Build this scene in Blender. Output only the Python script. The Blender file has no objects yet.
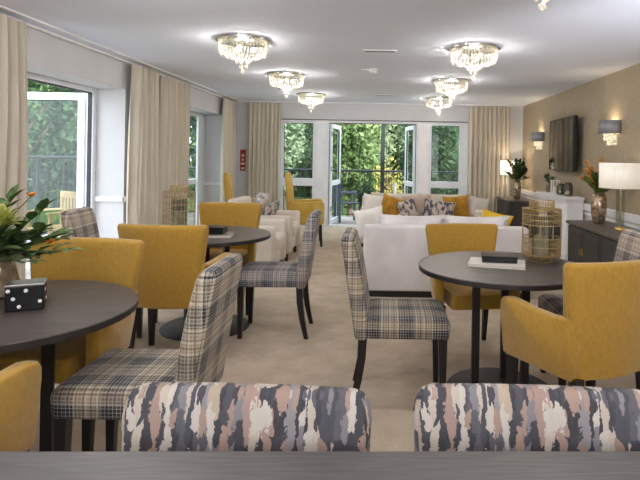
import bpy, bmesh, math, random
from mathutils import Matrix, Vector
R = math.radians
PI = math.pi
rnd = random.Random(7)
scene = bpy.context.scene
col = scene.collection
CEIL = 2.45

# ------------------------------------------------------------ materials
def lin(c):
    return tuple(((v/255)/12.92 if v/255 <= .04045 else ((v/255+.055)/1.055)**2.4) for v in c) + (1,)

def base_mat(name, c, rough=.6, metal=0, spec=.5):
    m = bpy.data.materials.new(name); m.use_nodes = True
    b = m.node_tree.nodes['Principled BSDF']
    b.inputs['Base Color'].default_value = lin(c)
    b.inputs['Roughness'].default_value = rough
    b.inputs['Metallic'].default_value = metal
    b.inputs['Specular IOR Level'].default_value = spec
    return m, m.node_tree, b

def ramp(nt, stops, interp='LINEAR'):
    r = nt.nodes.new('ShaderNodeValToRGB'); cr = r.color_ramp; cr.interpolation = interp
    while len(cr.elements) > 1: cr.elements.remove(cr.elements[-1])
    cr.elements[0].position = stops[0][0]; cr.elements[0].color = lin(stops[0][1])
    for p, c in stops[1:]:
        e = cr.elements.new(p); e.color = lin(c)
    return r

def mapping(nt, src='Object', scale=(1, 1, 1), rot=(0, 0, 0)):
    tc = nt.nodes.new('ShaderNodeTexCoord'); mp = nt.nodes.new('ShaderNodeMapping')
    mp.inputs['Scale'].default_value = scale; mp.inputs['Rotation'].default_value = rot
    nt.links.new(tc.outputs[src], mp.inputs['Vector'])
    return mp

def noise(nt, vec, scale, detail=3, rough=.5, dist=0):
    n = nt.nodes.new('ShaderNodeTexNoise')
    n.inputs['Scale'].default_value = scale; n.inputs['Detail'].default_value = detail
    n.inputs['Roughness'].default_value = rough; n.inputs['Distortion'].default_value = dist
    nt.links.new(vec.outputs[0], n.inputs['Vector'])
    return n

def bump(nt, b, src, strength, dist=.01):
    bp = nt.nodes.new('ShaderNodeBump'); bp.inputs['Strength'].default_value = strength
    bp.inputs['Distance'].default_value = dist
    nt.links.new(src, bp.inputs['Height']); nt.links.new(bp.outputs[0], b.inputs['Normal'])

def noisy(name, c1, c2, scale=8, rough=.7, metal=0, spec=.4, stretch=(1, 1, 1), bmp=0, detail=4, src='Object', lo=.35, hi=.65, sheen=0):
    m, nt, b = base_mat(name, c1, rough, metal, spec)
    mp = mapping(nt, src, stretch); n = noise(nt, mp, scale, detail)
    r = ramp(nt, [(lo, c1), (hi, c2)])
    nt.links.new(n.outputs['Fac'], r.inputs['Fac']); nt.links.new(r.outputs['Color'], b.inputs['Base Color'])
    if bmp: bump(nt, b, n.outputs['Fac'], bmp)
    if sheen: b.inputs['Sheen Weight'].default_value = sheen
    return m

def math_node(nt, op, a, b=None, c=None):
    n = nt.nodes.new('ShaderNodeMath'); n.operation = op
    for i, v in enumerate((a, b, c)):
        if v is None: continue
        if isinstance(v, (int, float)): n.inputs[i].default_value = v
        else: nt.links.new(v, n.inputs[i])
    return n.outputs[0]

def mixc(nt, fac, a, b, mode='MIX'):
    n = nt.nodes.new('ShaderNodeMix'); n.data_type = 'RGBA'; n.blend_type = mode
    for i, v in ((0, fac), (6, a), (7, b)):
        if isinstance(v, (int, float)): n.inputs[i].default_value = v
        elif isinstance(v, tuple): n.inputs[i].default_value = v
        else: nt.links.new(v, n.inputs[i])
    return n.outputs[2]

def plaid_mat(name, light, tan, blue, dark, period=.185):
    m, nt, b = base_mat(name, light, .9, 0, .15)
    tc = nt.nodes.new('ShaderNodeTexCoord'); sp = nt.nodes.new('ShaderNodeSeparateXYZ')
    nt.links.new(tc.outputs['UV'], sp.inputs[0])
    outs = []
    for ax in (0, 1):
        f = math_node(nt, 'FRACT', math_node(nt, 'MULTIPLY', sp.outputs[ax], 1/period))
        r = ramp(nt, [(0, blue), (.16, dark), (.34, blue), (.42, light), (.49, tan), (.66, light), (.72, tan), (.90, light), (.96, dark)], 'CONSTANT')
        nt.links.new(f, r.inputs['Fac']); outs.append(r.outputs['Color'])
    # twill: the two yarn sets take turns in fine stripes
    t = math_node(nt, 'FRACT', math_node(nt, 'MULTIPLY', math_node(nt, 'ADD', sp.outputs[0], sp.outputs[1]), 1/.011))
    tw = math_node(nt, 'GREATER_THAN', t, .5)
    mixed = mixc(nt, .5, outs[0], outs[1]); w = mixc(nt, tw, outs[0], outs[1]); c = mixc(nt, .45, mixed, w)
    # fine pinstripe grid
    g = []
    for ax in (0, 1):
        f = math_node(nt, 'FRACT', math_node(nt, 'MULTIPLY', sp.outputs[ax], 1/.0145))
        g.append(math_node(nt, 'LESS_THAN', f, .17))
    gl = math_node(nt, 'MAXIMUM', g[0], g[1])
    nz = noise(nt, mapping(nt, 'UV'), 9, 2)
    amt = math_node(nt, 'MULTIPLY', gl, math_node(nt, 'MULTIPLY', nz.outputs['Fac'], .8))
    c = mixc(nt, amt, c, lin((214, 204, 184)))
    dk = []
    for ax in (0, 1):
        f = math_node(nt, 'FRACT', math_node(nt, 'MULTIPLY', math_node(nt, 'ADD', sp.outputs[ax], .008), 1/.029))
        dk.append(math_node(nt, 'LESS_THAN', f, .16))
    dm = math_node(nt, 'MULTIPLY', math_node(nt, 'MAXIMUM', dk[0], dk[1]), .5)
    c = mixc(nt, dm, c, lin(dark))
    nt.links.new(c, b.inputs['Base Color'])
    b.inputs['Sheen Weight'].default_value = .1
    return m

def brush_mat(name):
    m, nt, b = base_mat(name, (150, 140, 145), .75, 0, .25)
    def layer(sc, zs, dist, nsc, off, stops):
        mp = mapping(nt, 'UV', (1, zs, 1)); mp.inputs['Location'].default_value = (off, off*.7, 0)
        d = noise(nt, mapping(nt, 'UV', (1, .8, 1)), nsc, 4, .65)
        add = nt.nodes.new('ShaderNodeVectorMath'); add.operation = 'MULTIPLY_ADD'
        nt.links.new(d.outputs['Color'], add.inputs[0]); add.inputs[1].default_value = (dist, dist*1.1, 0)
        nt.links.new(mp.outputs[0], add.inputs[2])
        v = nt.nodes.new('ShaderNodeTexVoronoi'); v.voronoi_dimensions = '2D'; v.inputs['Scale'].default_value = sc; v.inputs['Randomness'].default_value = .9
        nt.links.new(add.outputs[0], v.inputs['Vector'])
        sp = nt.nodes.new('ShaderNodeSeparateColor'); nt.links.new(v.outputs['Color'], sp.inputs[0])
        r = ramp(nt, stops, 'CONSTANT'); nt.links.new(sp.outputs[0], r.inputs['Fac'])
        return r.outputs['Color'], sp.outputs[1]
    S = [(0, (46, 47, 53)), (.17, (80, 80, 87)), (.28, (176, 158, 138)), (.38, (158, 132, 120)), (.46, (62, 63, 70)), (.58, (38, 38, 43)), (.67, (134, 130, 132)), (.78, (156, 130, 118)), (.87, (184, 172, 158))]
    c1, _ = layer(38, .33, .034, 32, 0, S)
    c2, k = layer(62, .42, .034, 46, 3.3, [(0, (50, 51, 58)), (.33, (190, 182, 172)), (.6, (122, 119, 122)), (.8, (158, 132, 118))])
    c = mixc(nt, math_node(nt, 'GREATER_THAN', k, .58), c1, c2)
    n2 = noise(nt, mapping(nt, 'UV', (1, .35, 1)), 70, 3)
    c = mixc(nt, math_node(nt, 'MULTIPLY', n2.outputs['Fac'], .35), c, lin((114, 110, 113)))
    nt.links.new(c, b.inputs['Base Color'])
    return m

def glass_mat(name, tint=(235, 242, 242), gloss=.08, rough=.02):
    m = bpy.data.materials.new(name); m.use_nodes = True; nt = m.node_tree; nt.nodes.clear()
    o = nt.nodes.new('ShaderNodeOutputMaterial'); mx = nt.nodes.new('ShaderNodeMixShader'); mx.inputs[0].default_value = gloss
    t = nt.nodes.new('ShaderNodeBsdfTransparent'); t.inputs[0].default_value = lin(tint)
    g = nt.nodes.new('ShaderNodeBsdfGlossy'); g.inputs['Roughness'].default_value = rough
    nt.links.new(t.outputs[0], mx.inputs[1]); nt.links.new(g.outputs[0], mx.inputs[2]); nt.links.new(mx.outputs[0], o.inputs[0])
    return m

def crystal_mat(name, emit=1.0):
    m = bpy.data.materials.new(name); m.use_nodes = True; nt = m.node_tree; nt.nodes.clear()
    o = nt.nodes.new('ShaderNodeOutputMaterial'); mx = nt.nodes.new('ShaderNodeMixShader'); mx.inputs[0].default_value = .5
    t = nt.nodes.new('ShaderNodeBsdfTransparent'); t.inputs[0].default_value = (.95, .93, .88, 1)
    p = nt.nodes.new('ShaderNodeBsdfPrincipled'); p.inputs['Base Color'].default_value = (.42, .40, .36, 1)
    p.inputs['Roughness'].default_value = .15
    mp = mapping(nt); nz = noise(nt, mp, 45, 2)
    e = math_node(nt, 'MULTIPLY', math_node(nt, 'POWER', nz.outputs['Fac'], 3), emit*5)
    p.inputs['Emission Color'].default_value = (1, .86, .62, 1); nt.links.new(e, p.inputs['Emission Strength'])
    nt.links.new(t.outputs[0], mx.inputs[1]); nt.links.new(p.outputs[0], mx.inputs[2]); nt.links.new(mx.outputs[0], o.inputs[0])
    return m

def leaf_mat(name, cs, scale=1.2, trans=.25):
    m, nt, b = base_mat(name, cs[0], .6, 0, .3)
    n = noise(nt, mapping(nt), scale, 5, .75)
    r = ramp(nt, [(.32 + .36*i/(len(cs)-1), c) for i, c in enumerate(cs)])
    nt.links.new(n.outputs['Fac'], r.inputs['Fac']); nt.links.new(r.outputs['Color'], b.inputs['Base Color'])
    t = nt.nodes.new('ShaderNodeBsdfTranslucent'); nt.links.new(r.outputs['Color'], t.inputs[0])
    mx = nt.nodes.new('ShaderNodeMixShader'); mx.inputs[0].default_value = trans
    o = nt.nodes['Material Output']
    nt.links.new(b.outputs[0], mx.inputs[1]); nt.links.new(t.outputs[0], mx.inputs[2]); nt.links.new(mx.outputs[0], o.inputs[0])
    return m

def shade_mat(name, c, emit, ec=(1, .86, .66, 1)):
    m, nt, b = base_mat(name, c, .8, 0, .1)
    n = noise(nt, mapping(nt, 'Object', (30, 30, 2)), 4, 2)
    r = ramp(nt, [(.3, tuple(int(v*.94) for v in c)), (.7, c)])
    nt.links.new(n.outputs['Fac'], r.inputs['Fac']); nt.links.new(r.outputs['Color'], b.inputs['Base Color'])
    b.inputs['Emission Color'].default_value = ec; b.inputs['Emission Strength'].default_value = emit
    return m

M = {}
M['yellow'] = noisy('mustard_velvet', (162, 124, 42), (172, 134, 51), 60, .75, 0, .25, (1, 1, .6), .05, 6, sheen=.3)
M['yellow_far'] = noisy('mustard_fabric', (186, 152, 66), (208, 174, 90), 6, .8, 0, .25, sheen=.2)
M['plaid'] = plaid_mat('plaid_wool', (188, 178, 160), (150, 134, 114), (70, 73, 84), (40, 41, 50))
M['plaid2'] = plaid_mat('plaid_wool_blue', (176, 168, 162), (142, 133, 128), (78, 82, 102), (50, 53, 70))
M['plaid3'] = plaid_mat('plaid_wool_brown', (206, 194, 178), (172, 154, 136), (104, 100, 106), (70, 66, 72))
M['brush'] = brush_mat('brushstroke_print')
M['black'] = noisy('black_stained_wood', (20, 17, 17), (32, 28, 27), 30, .4, stretch=(1, 1, .1))
M['table'] = noisy('charcoal_oak', (62, 55, 51), (86, 78, 72), 10, .42, 0, .5, (1, 14, 1), .06, 6)
M['table_edge'] = noisy('charcoal_edge', (34, 31, 31), (48, 44, 43), 10, .5)
M['console'] = noisy('grey_washed_oak', (74, 71, 70), (90, 87, 85), 8, .45, 0, .5, (1, 16, 1), .08, 6)
M['board'] = noisy('sideboard_charcoal', (48, 45, 45), (62, 58, 57), 9, .45, 0, .5, (1, 1, 6))
M['boardtop'] = noisy('sideboard_top', (74, 66, 62), (98, 88, 82), 9, .4, 0, .5, (8, 1, 1))
M['carpet'] = None
M['cream'] = noisy('cream_upholstery', (206, 196, 184), (222, 213, 202), 5, .9, 0, .15, sheen=.2)
M['white'] = noisy('white_sofa_fabric', (214, 209, 209), (228, 224, 224), 4, .9, 0, .15, sheen=.2)
M['curtain'] = noisy('linen_curtain', (196, 187, 172), (211, 203, 189), 3, .9, 0, .1, (6, 6, .4))
M['wall'] = noisy('white_wall_paint', (208, 208, 212), (214, 214, 218), 2, .8, 0, .2)
M['taupe'] = noisy('taupe_wallpaper', (156, 142, 120), (170, 156, 134), 60, .55, 0, .4, (1, 1, .3), .05)
M['dado'] = noisy('lower_wall_cream', (206, 200, 194), (214, 208, 202), 3, .7)
M['ceiling'] = noisy('ceiling_paint', (226, 232, 248), (230, 236, 251), 1.5, .85, 0, .2)
M['trim'] = noisy('white_gloss_trim', (232, 231, 234), (240, 239, 242), 5, .35)
M['upvc'] = noisy('white_frame', (226, 229, 236), (234, 237, 243), 5, .35)
M['gasket'] = noisy('dark_gasket', (52, 54, 58), (64, 66, 70), 12, .6)
M['glass'] = glass_mat('window_glass', (240, 246, 246), .03)
M['clear'] = glass_mat('clear_glass', (225, 228, 224), .15, .05)
M['amber'] = glass_mat('amber_glass', (196, 170, 120), .15, .05)
M['greenglass'] = glass_mat('green_glass', (150, 170, 120), .15, .05)
M['brass'] = noisy('brass', (206, 168, 92), (226, 192, 120), 12, .28, 1)
M['gold'] = noisy('antique_gold', (150, 118, 66), (184, 152, 94), 30, .4, .85)
M['chrome'] = noisy('chrome', (190, 190, 190), (215, 214, 212), 8, .18, 1)
M['bronze'] = noisy('bronze_mercury_glass', (112, 92, 74), (206, 184, 158), 26, .25, .75, detail=5)
M['smoke'] = noisy('smoky_glass_vase', (120, 104, 84), (176, 160, 134), 14, .2, .3)
M['gloss_black'] = noisy('gloss_black', (12, 12, 13), (18, 18, 20), 6, .25)
M['dotwhite'] = noisy('dot_white', (228, 228, 226), (238, 238, 236), 9, .4)
M['silver'] = noisy('silver', (160, 160, 162), (200, 198, 196), 20, .3, .9)
M['paper'] = noisy('book_cover', (206, 200, 192), (222, 217, 210), 4, .5)
M['pages'] = noisy('book_pages', (196, 186, 168), (226, 218, 204), 3, .8, stretch=(1, 1, 80))
M['candle'] = noisy('candle_wax', (228, 216, 190), (238, 228, 206), 5, .5)
M['mesh_gold'] = noisy('cane_gold', (150, 126, 84), (196, 172, 124), 60, .5, .4)
M['crystal'] = crystal_mat('lit_crystal', .3)
M['crystal2'] = crystal_mat('sconce_crystal', .6)
M['bulb'] = shade_mat('bulb_glow', (255, 244, 222), 5)
M['shade'] = shade_mat('white_lampshade', (236, 232, 228), .22)
M['shade_on'] = shade_mat('lit_lampshade', (246, 236, 214), 1.0)
M['shade_grey'] = noisy('silver_grey_shade', (136, 138, 148), (156, 158, 168), 10, .45, .3, stretch=(10, 10, 1))
M['tv'] = noisy('tv_screen', (12, 13, 16), (16, 18, 22), 2, .06, 0, .9)
M['bezel'] = noisy('tv_bezel', (24, 24, 26), (32, 32, 34), 8, .4)
M['mustard'] = noisy('mustard_velvet_cushion', (150, 104, 20), (192, 142, 40), 9, .7, 0, .2, sheen=.4)
M['lemon'] = noisy('lemon_cushion', (214, 170, 40), (236, 196, 70), 7, .75, 0, .2)
M['whitecush'] = noisy('white_cushion', (228, 222, 216), (240, 236, 230), 6, .85)
M['pattern'] = noisy('marbled_cushion', (84, 78, 92), (196, 184, 172), 20, .8, detail=3, lo=.44, hi=.54, stretch=(1, 1, .5))
M['pattern2'] = noisy('marbled_pale_cushion', (150, 146, 160), (228, 220, 208), 11, .8, detail=3, lo=.40, hi=.52)
M['palecush'] = noisy('pale_grey_cushion', (186, 178, 170), (204, 196, 188), 8, .85)
M['taupecush'] = noisy('taupe_cushion', (176, 156, 142), (196, 178, 164), 8, .85)
M['rattan'] = noisy('grey_rattan', (62, 66, 84), (104, 110, 132), 30, .7)
M['rail'] = noisy('dark_railing', (46, 50, 52), (60, 64, 66), 9, .5)
M['post'] = noisy('dark_post', (34, 42, 42), (46, 54, 54), 9, .5)
M['decking'] = noisy('pale_paving', (150, 146, 142), (172, 168, 164), 3, .7)
M['grass'] = noisy('lawn', (60, 84, 40), (98, 118, 64), 3, .9, detail=6)
M['teak'] = noisy('pale_teak', (164, 138, 100), (186, 160, 122), 6, .7, stretch=(1, 1, .2))
M['bark'] = noisy('bark', (84, 74, 62), (120, 108, 92), 9, .9, stretch=(1, 1, .2))
M['birch'] = noisy('birch_bark', (206, 202, 196), (228, 224, 218), 9, .8, stretch=(1, 1, 3))
M['leafA'] = leaf_mat('leaf_mid', [(34, 54, 28), (72, 98, 52), (122, 146, 92), (176, 190, 140)])
M['leafB'] = leaf_mat('leaf_pale', [(56, 80, 50), (106, 128, 92), (156, 172, 138), (206, 214, 188)])
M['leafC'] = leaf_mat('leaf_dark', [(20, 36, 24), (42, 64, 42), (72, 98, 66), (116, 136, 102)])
M['leafY'] = leaf_mat('leaf_yellow', [(104, 120, 50), (160, 156, 76), (204, 190, 120)], 3)
M['leafI'] = leaf_mat('leaf_indoor', [(32, 52, 28), (66, 92, 48), (116, 136, 84)], 14, .1)
M['leafE'] = leaf_mat('leaf_eucalyptus', [(60, 84, 52), (106, 130, 86), (158, 172, 126)], 12, .1)
M['protea'] = noisy('protea_bloom', (150, 166, 70), (206, 204, 120), 30, .7)
M['orange'] = noisy('orange_petals', (204, 104, 24), (236, 160, 56), 30, .6)
M['apricot'] = noisy('apricot_petals', (226, 146, 46), (240, 200, 96), 24, .6)
M['leafF'] = leaf_mat('leaf_fresh', [(54, 78, 34), (116, 140, 62), (172, 184, 104)], 14, .2)
M['stem'] = noisy('stem_green', (70, 86, 46), (96, 112, 62), 12, .7)
M['red'] = noisy('red_notice', (150, 34, 30), (176, 50, 44), 12, .5)
M['pot'] = noisy('brown_ceramic', (110, 92, 78), (146, 126, 110), 14, .5)
M['plastic'] = noisy('white_plastic', (216, 216, 216), (226, 226, 226), 8, .5)
M['vent'] = noisy('vent_white', (222, 222, 222), (232, 232, 232), 8, .5)
M['firebox'] = noisy('firebox_black', (20, 19, 19), (32, 30, 30), 8, .7)
M['terrace_pot'] = noisy('planter_grey', (70, 72, 72), (92, 94, 94), 8, .7)

def carpet_mat():
    m, nt, b = base_mat('beige_carpet', (196, 180, 160), .95, 0, .1)
    mp = mapping(nt)
    big = noise(nt, mp, 5, 6, .7); fine = noise(nt, mp, 160, 2, .7)
    r = ramp(nt, [(.3, (186, 170, 150)), (.7, (214, 199, 180))])
    nt.links.new(big.outputs['Fac'], r.inputs['Fac'])
    r2 = ramp(nt, [(.25, (205, 200, 194)), (.75, (255, 255, 255))]); nt.links.new(fine.outputs['Fac'], r2.inputs['Fac'])
    c = mixc(nt, .75, r.outputs['Color'], r2.outputs['Color'], 'MULTIPLY')
    nt.links.new(c, b.inputs['Base Color']); bump(nt, b, fine.outputs['Fac'], .5, .006)
    return m
M['carpet'] = carpet_mat()

# ------------------------------------------------------------ mesh helpers
def obj(name, bm, mat, parent=None, smooth=True, ang=40, loc=None, uv=False, wrap=False):
    bmesh.ops.recalc_face_normals(bm, faces=bm.faces[:])
    if uv:
        bm.normal_update()
        L = bm.loops.layers.uv.new('UVMap')
        for f in bm.faces:
            n = f.normal; a = max(range(3), key=lambda i: abs(n[i]) * (1.15 if i == 2 else 1))
            for l in f.loops:
                c = l.vert.co
                if wrap: l[L].uv = ((c.x, c.z + c.y*.8) if a != 0 else (c.x + c.y, c.z + c.y*.8)); continue
                l[L].uv = (c.x, c.y) if a == 2 else ((c.x, c.z) if a == 1 else (c.y, c.z))
    me = bpy.data.meshes.new(name); bm.to_mesh(me); bm.free()
    if smooth:
        me.polygons.foreach_set('use_smooth', [True]*len(me.polygons))
        me.set_sharp_from_angle(angle=R(ang))
    me.materials.append(M[mat] if isinstance(mat, str) else mat)
    o = bpy.data.objects.new(name, me); col.objects.link(o)
    if parent: o.parent = parent
    if loc: o.location = loc
    return o

def tag(o, label, cat, group=None, kind=None):
    o['label'] = label; o['category'] = cat
    if group: o['group'] = group
    if kind: o['kind'] = kind
    return o

def thing(name, label, cat, loc=(0, 0, 0), rz=0, group=None):
    o = bpy.data.objects.new(name, None); col.objects.link(o); o.empty_display_size = .1
    o.location = loc; o.rotation_euler = (0, 0, rz)
    return tag(o, label, cat, group)

def struct(name, bm, mat, parent=None, **k):
    o = obj(name, bm, mat, parent, smooth=False, **k)
    if not parent: o['kind'] = 'structure'
    return o

def copy_tree(o, parent=None):
    c = o.copy(); col.objects.link(c); c.parent = parent
    for ch in [x for x in o.children]: copy_tree(ch, c)
    return c

def dup(o, loc, rz, label, group=None):
    c = copy_tree(o); c.location = loc; c.rotation_euler = (0, 0, rz); c['label'] = label
    if group: c['group'] = group
    return c

def box(bm, x0, x1, y0, y1, z0, z1, bev=0, seg=2, mat=None):
    r = bmesh.ops.create_cube(bm, size=1)
    vs = r['verts']
    for v in vs:
        v.co = Vector(((x0+x1)/2 + v.co.x*(x1-x0), (y0+y1)/2 + v.co.y*(y1-y0), (z0+z1)/2 + v.co.z*(z1-z0)))
    if mat is not None:
        for v in vs: v.co = mat @ v.co
    if bev:
        es = list({e for v in vs for e in v.link_edges})
        bmesh.ops.bevel(bm, geom=es, offset=bev, segments=seg, profile=.5, affect='EDGES')
    return bm

def B(*a, **k):
    bm = bmesh.new(); box(bm, *a, **k); return bm

def loft(bm, rings, cap=True):
    vr = [[bm.verts.new(p) for p in r] for r in rings]
    n = len(vr[0])
    for a, b in zip(vr, vr[1:]):
        for i in range(n):
            j = (i+1) % n
            bm.faces.new((a[i], a[j], b[j], b[i]))
    if cap:
        bm.faces.new(vr[0][::-1]); bm.faces.new(vr[-1])
    return bm

def rrect(w, t, r, z, cy=0, cx=0, bow=0, nseg=4, nx=8):
    # rounded rectangle in plan, half width w, half thickness t; bowed along x
    r = min(r, t*.98, w*.98); pts = []
    def line(x0, x1, y):
        for i in range(1, nx): pts.append((x0 + (x1-x0)*i/nx, y))
    for k, (sx, sy, a0) in enumerate(((1, -1, -90), (1, 1, 0), (-1, 1, 90), (-1, -1, 180))):
        for i in range(nseg+1):
            a = R(a0 + 90*i/nseg)
            pts.append((sx*(w-r) + r*math.cos(a), sy*(t-r) + r*math.sin(a)))
        if k == 1: line(w-r, -(w-r), t)
        if k == 3: line(-(w-r), w-r, -t)
    return [(cx+x, cy+y+bow*(x/w)**2, z) for x, y in pts]

def lathe(bm, prof, n=32, cx=0, cy=0, z0=0, cap=True):
    rings = [[(cx+r*math.cos(2*PI*i/n), cy+r*math.sin(2*PI*i/n), z0+z) for i in range(n)] for r, z in prof]
    return loft(bm, rings, cap)

def tube(bm, pts, r, n=8, cap=True, r1=None):
    rings = []; pts = [Vector(p) for p in pts]
    for i, p in enumerate(pts):
        d = (pts[min(i+1, len(pts)-1)] - pts[max(i-1, 0)]).normalized()
        u = d.cross(Vector((0, 0, 1)) if abs(d.z) < .9 else Vector((1, 0, 0))).normalized(); v = d.cross(u)
        rr = r if r1 is None else r + (r1-r)*i/(len(pts)-1)
        rings.append([p + u*rr*math.cos(2*PI*k/n) + v*rr*math.sin(2*PI*k/n) for k in range(n)])
    return loft(bm, rings, cap)

def taper_leg(bm, top, bot, a, b, mid=None):
    pts = [top] + ([mid] if mid else []) + [bot]
    rings = []
    for i, p in enumerate(pts):
        h = a + (b-a)*i/(len(pts)-1)
        rings.append([(p[0]+sx*h, p[1]+sy*h, p[2]) for sx, sy in ((1, 1), (-1, 1), (-1, -1), (1, -1))])
    loft(bm, rings); return bm

def cushion_bm(w, h, t, n=12, sag=0.0):
    bm = bmesh.new(); grids = []
    for s in (1, -1):
        g = []
        for i in range(n+1):
            row = []
            for j in range(n+1):
                u = -1+2*i/n; v = -1+2*j/n
                k = max(0, (1-u**4)*(1-v**4))**.5
                pin = 1 - .10*(1-(abs(u)**2))*abs(v)**2 ; pin2 = 1 - .10*(1-(abs(v)**2))*abs(u)**2
                row.append(bm.verts.new((u*w/2*pin2, s*t/2*k, h/2 + v*h/2*pin - sag*(1-u*u)*max(0, v))))
            g.append(row)
        for i in range(n):
            for j in range(n):
                bm.faces.new((g[i][j], g[i+1][j], g[i+1][j+1], g[i][j+1]))
    bmesh.ops.remove_doubles(bm, verts=bm.verts[:], dist=.0005)
    return bm

def sweep_leaf(bm, p, d, up, L, W, fold=.15):
    d = d.normalized(); s = d.cross(up)
    s = s.normalized() if s.length > 1e-4 else Vector((1, 0, 0)); nrm = s.cross(d)
    a = p; b1 = p + d*L*.35 + s*W/2 + nrm*fold*W; b2 = p + d*L*.35 - s*W/2 + nrm*fold*W
    m = p + d*L*.4; c1 = p + d*L*.75 + s*W*.32 + nrm*fold*W*.5 - nrm*L*.05; c2 = p + d*L*.75 - s*W*.32 + nrm*fold*W*.5 - nrm*L*.05
    m2 = p + d*L*.75 - nrm*L*.05; e = p + d*L - nrm*L*.14
    V = [bm.verts.new(x) for x in (a, b1, m, b2, c1, m2, c2, e)]
    for f in ((0, 1, 2), (0, 2, 3), (1, 4, 5, 2), (2, 5, 6, 3), (4, 7, 5), (5, 7, 6)):
        bm.faces.new([V[i] for i in f])

# ------------------------------------------------------------ room shell
YB = 10.55; XL = -3.02; XR = 2.74; XF = -3.42
struct('floor', B(XF, 2.9, -2.6, YB+.25, -.12, 0), 'carpet')
struct('ceiling', B(XF, 2.9, -2.6, YB+.25, CEIL, CEIL+.15), 'ceiling')
bm = bmesh.new()
for y0, y1 in ((-2.6, 3.75), (6.2, 7.95), (9.93, YB+.25)): box(bm, XF-.02, XL, y0, y1, 0, CEIL)
for y0, y1 in ((3.75, 6.2), (7.95, 9.93)): box(bm, XF-.02, XL, y0, y1, 2.13, CEIL)
struct('wall_left', bm, 'wall')
bm = bmesh.new()
box(bm, XL, -2.06, YB, YB+.22, 0, CEIL); box(bm, 1.66, XR, YB, YB+.22, 0, CEIL); box(bm, -2.06, 1.66, YB, YB+.22, 2.11, CEIL)
struct('wall_back', bm, 'wall')
struct('wall_right', B(XR, 2.9, -2.6, YB+.22, .80, CEIL), 'taupe')
struct('wall_right_lower', B(XR, 2.9, -2.6, YB+.22, 0, .80), 'dado')
struct('wall_front', B(XL, XR, -2.6, -2.45, 0, CEIL), 'wall')
bm = bmesh.new()
box(bm, XR-.035, XR, -2.4, YB, .72, .815, bev=.012); box(bm, XR-.018, XR, -2.4, YB, .66, .70, bev=.006)
struct('trim_1', bm, 'trim')
struct('baseboard_right', B(XR-.02, XR, -2.4, YB, 0, .14, bev=.006), 'trim')
bm = bmesh.new()
for y0, y1 in ((-2.4, 3.75), (6.2, 7.95), (9.93, YB)): box(bm, XL, XL+.02, y0, y1, 0, .14, bev=.006)
struct('baseboard_left', bm, 'trim')
bm = bmesh.new(); box(bm, XL+.0, -2.06, YB-.02, YB, 0, .14, bev=.006); box(bm, 1.66, XR-.03, YB-.02, YB, 0, .14, bev=.006)
struct('baseboard_back', bm, 'trim')
bm = bmesh.new()
for y in (6.2, 9.93): box(bm, XF+.05, XL, y-.025, y+.0, .82, .88, bev=.008)
for y0, y1 in ((6.2, 7.95), (9.93, YB)): box(bm, XL, XL+.025, y0, y1, .82, .88, bev=.008)
struct('trim_2', bm, 'trim')
# curtain track slot at the ceiling, left and back
bm = bmesh.new(); box(bm, XL+.02, XL+.05, -2.4, YB-.05, CEIL-.022, CEIL); box(bm, XL+.17, XL+.2, -2.4, YB-.05, CEIL-.012, CEIL)
struct('trim_3', bm, 'trim')
struct('trim_4', B(-2.9, 2.5, YB-.19, YB-.16, CEIL-.02, CEIL), 'trim')
struct('trim_5', B(-2.06, 1.66, YB-.008, YB, 2.108, 2.122), 'gasket')

# ---- glazing helper: frame with pane in a vertical plane. axis 'x' -> plane runs along x at y=c ; 'y' -> runs along y at x=c
def glazing(parent, a0, a1, z0, z1, c, axis, fw=.055, dep=.06, rails=(), mull=(), mat='upvc', fname='window_frame'):
    def bx(bm, u0, u1, w0, w1, d=dep, off=0):
        if axis == 'x': box(bm, u0, u1, c-d/2+off, c+d/2+off, w0, w1, bev=.004, seg=1)
        else: box(bm, c-d/2+off, c+d/2+off, u0, u1, w0, w1, bev=.004, seg=1)
    bm = bmesh.new()
    bx(bm, a0, a0+fw, z0, z1); bx(bm, a1-fw, a1, z0, z1); bx(bm, a0+fw, a1-fw, z1-fw, z1); bx(bm, a0+fw, a1-fw, z0, z0+fw)
    for r0, r1 in rails: bx(bm, a0+fw, a1-fw, r0, r1)
    for m0, m1 in mull: bx(bm, m0, m1, z0+fw, z1-fw)
    f = struct(fname, bm, mat, parent)
    bm = bmesh.new(); bx(bm, a0+fw-.005, a1-fw+.005, z0+fw-.005, z1-fw+.005, d=.008)
    struct('pane', bm, 'glass', f)
    bm = bmesh.new(); g = .008
    for u0, u1, w0, w1 in ((a0+fw, a0+fw+g, z0+fw, z1-fw), (a1-fw-g, a1-fw, z0+fw, z1-fw), (a0+fw, a1-fw, z1-fw-g, z1-fw)): bx(bm, u0, u1, w0, w1, d=.03)
    struct('gasket', bm, 'gasket', f)
    return f

def sroot(name, loc=(0, 0, 0), rz=0):
    o = bpy.data.objects.new(name, None); col.objects.link(o); o.location = loc; o.rotation_euler = (0, 0, rz); o['kind'] = 'structure'; return o

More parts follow.
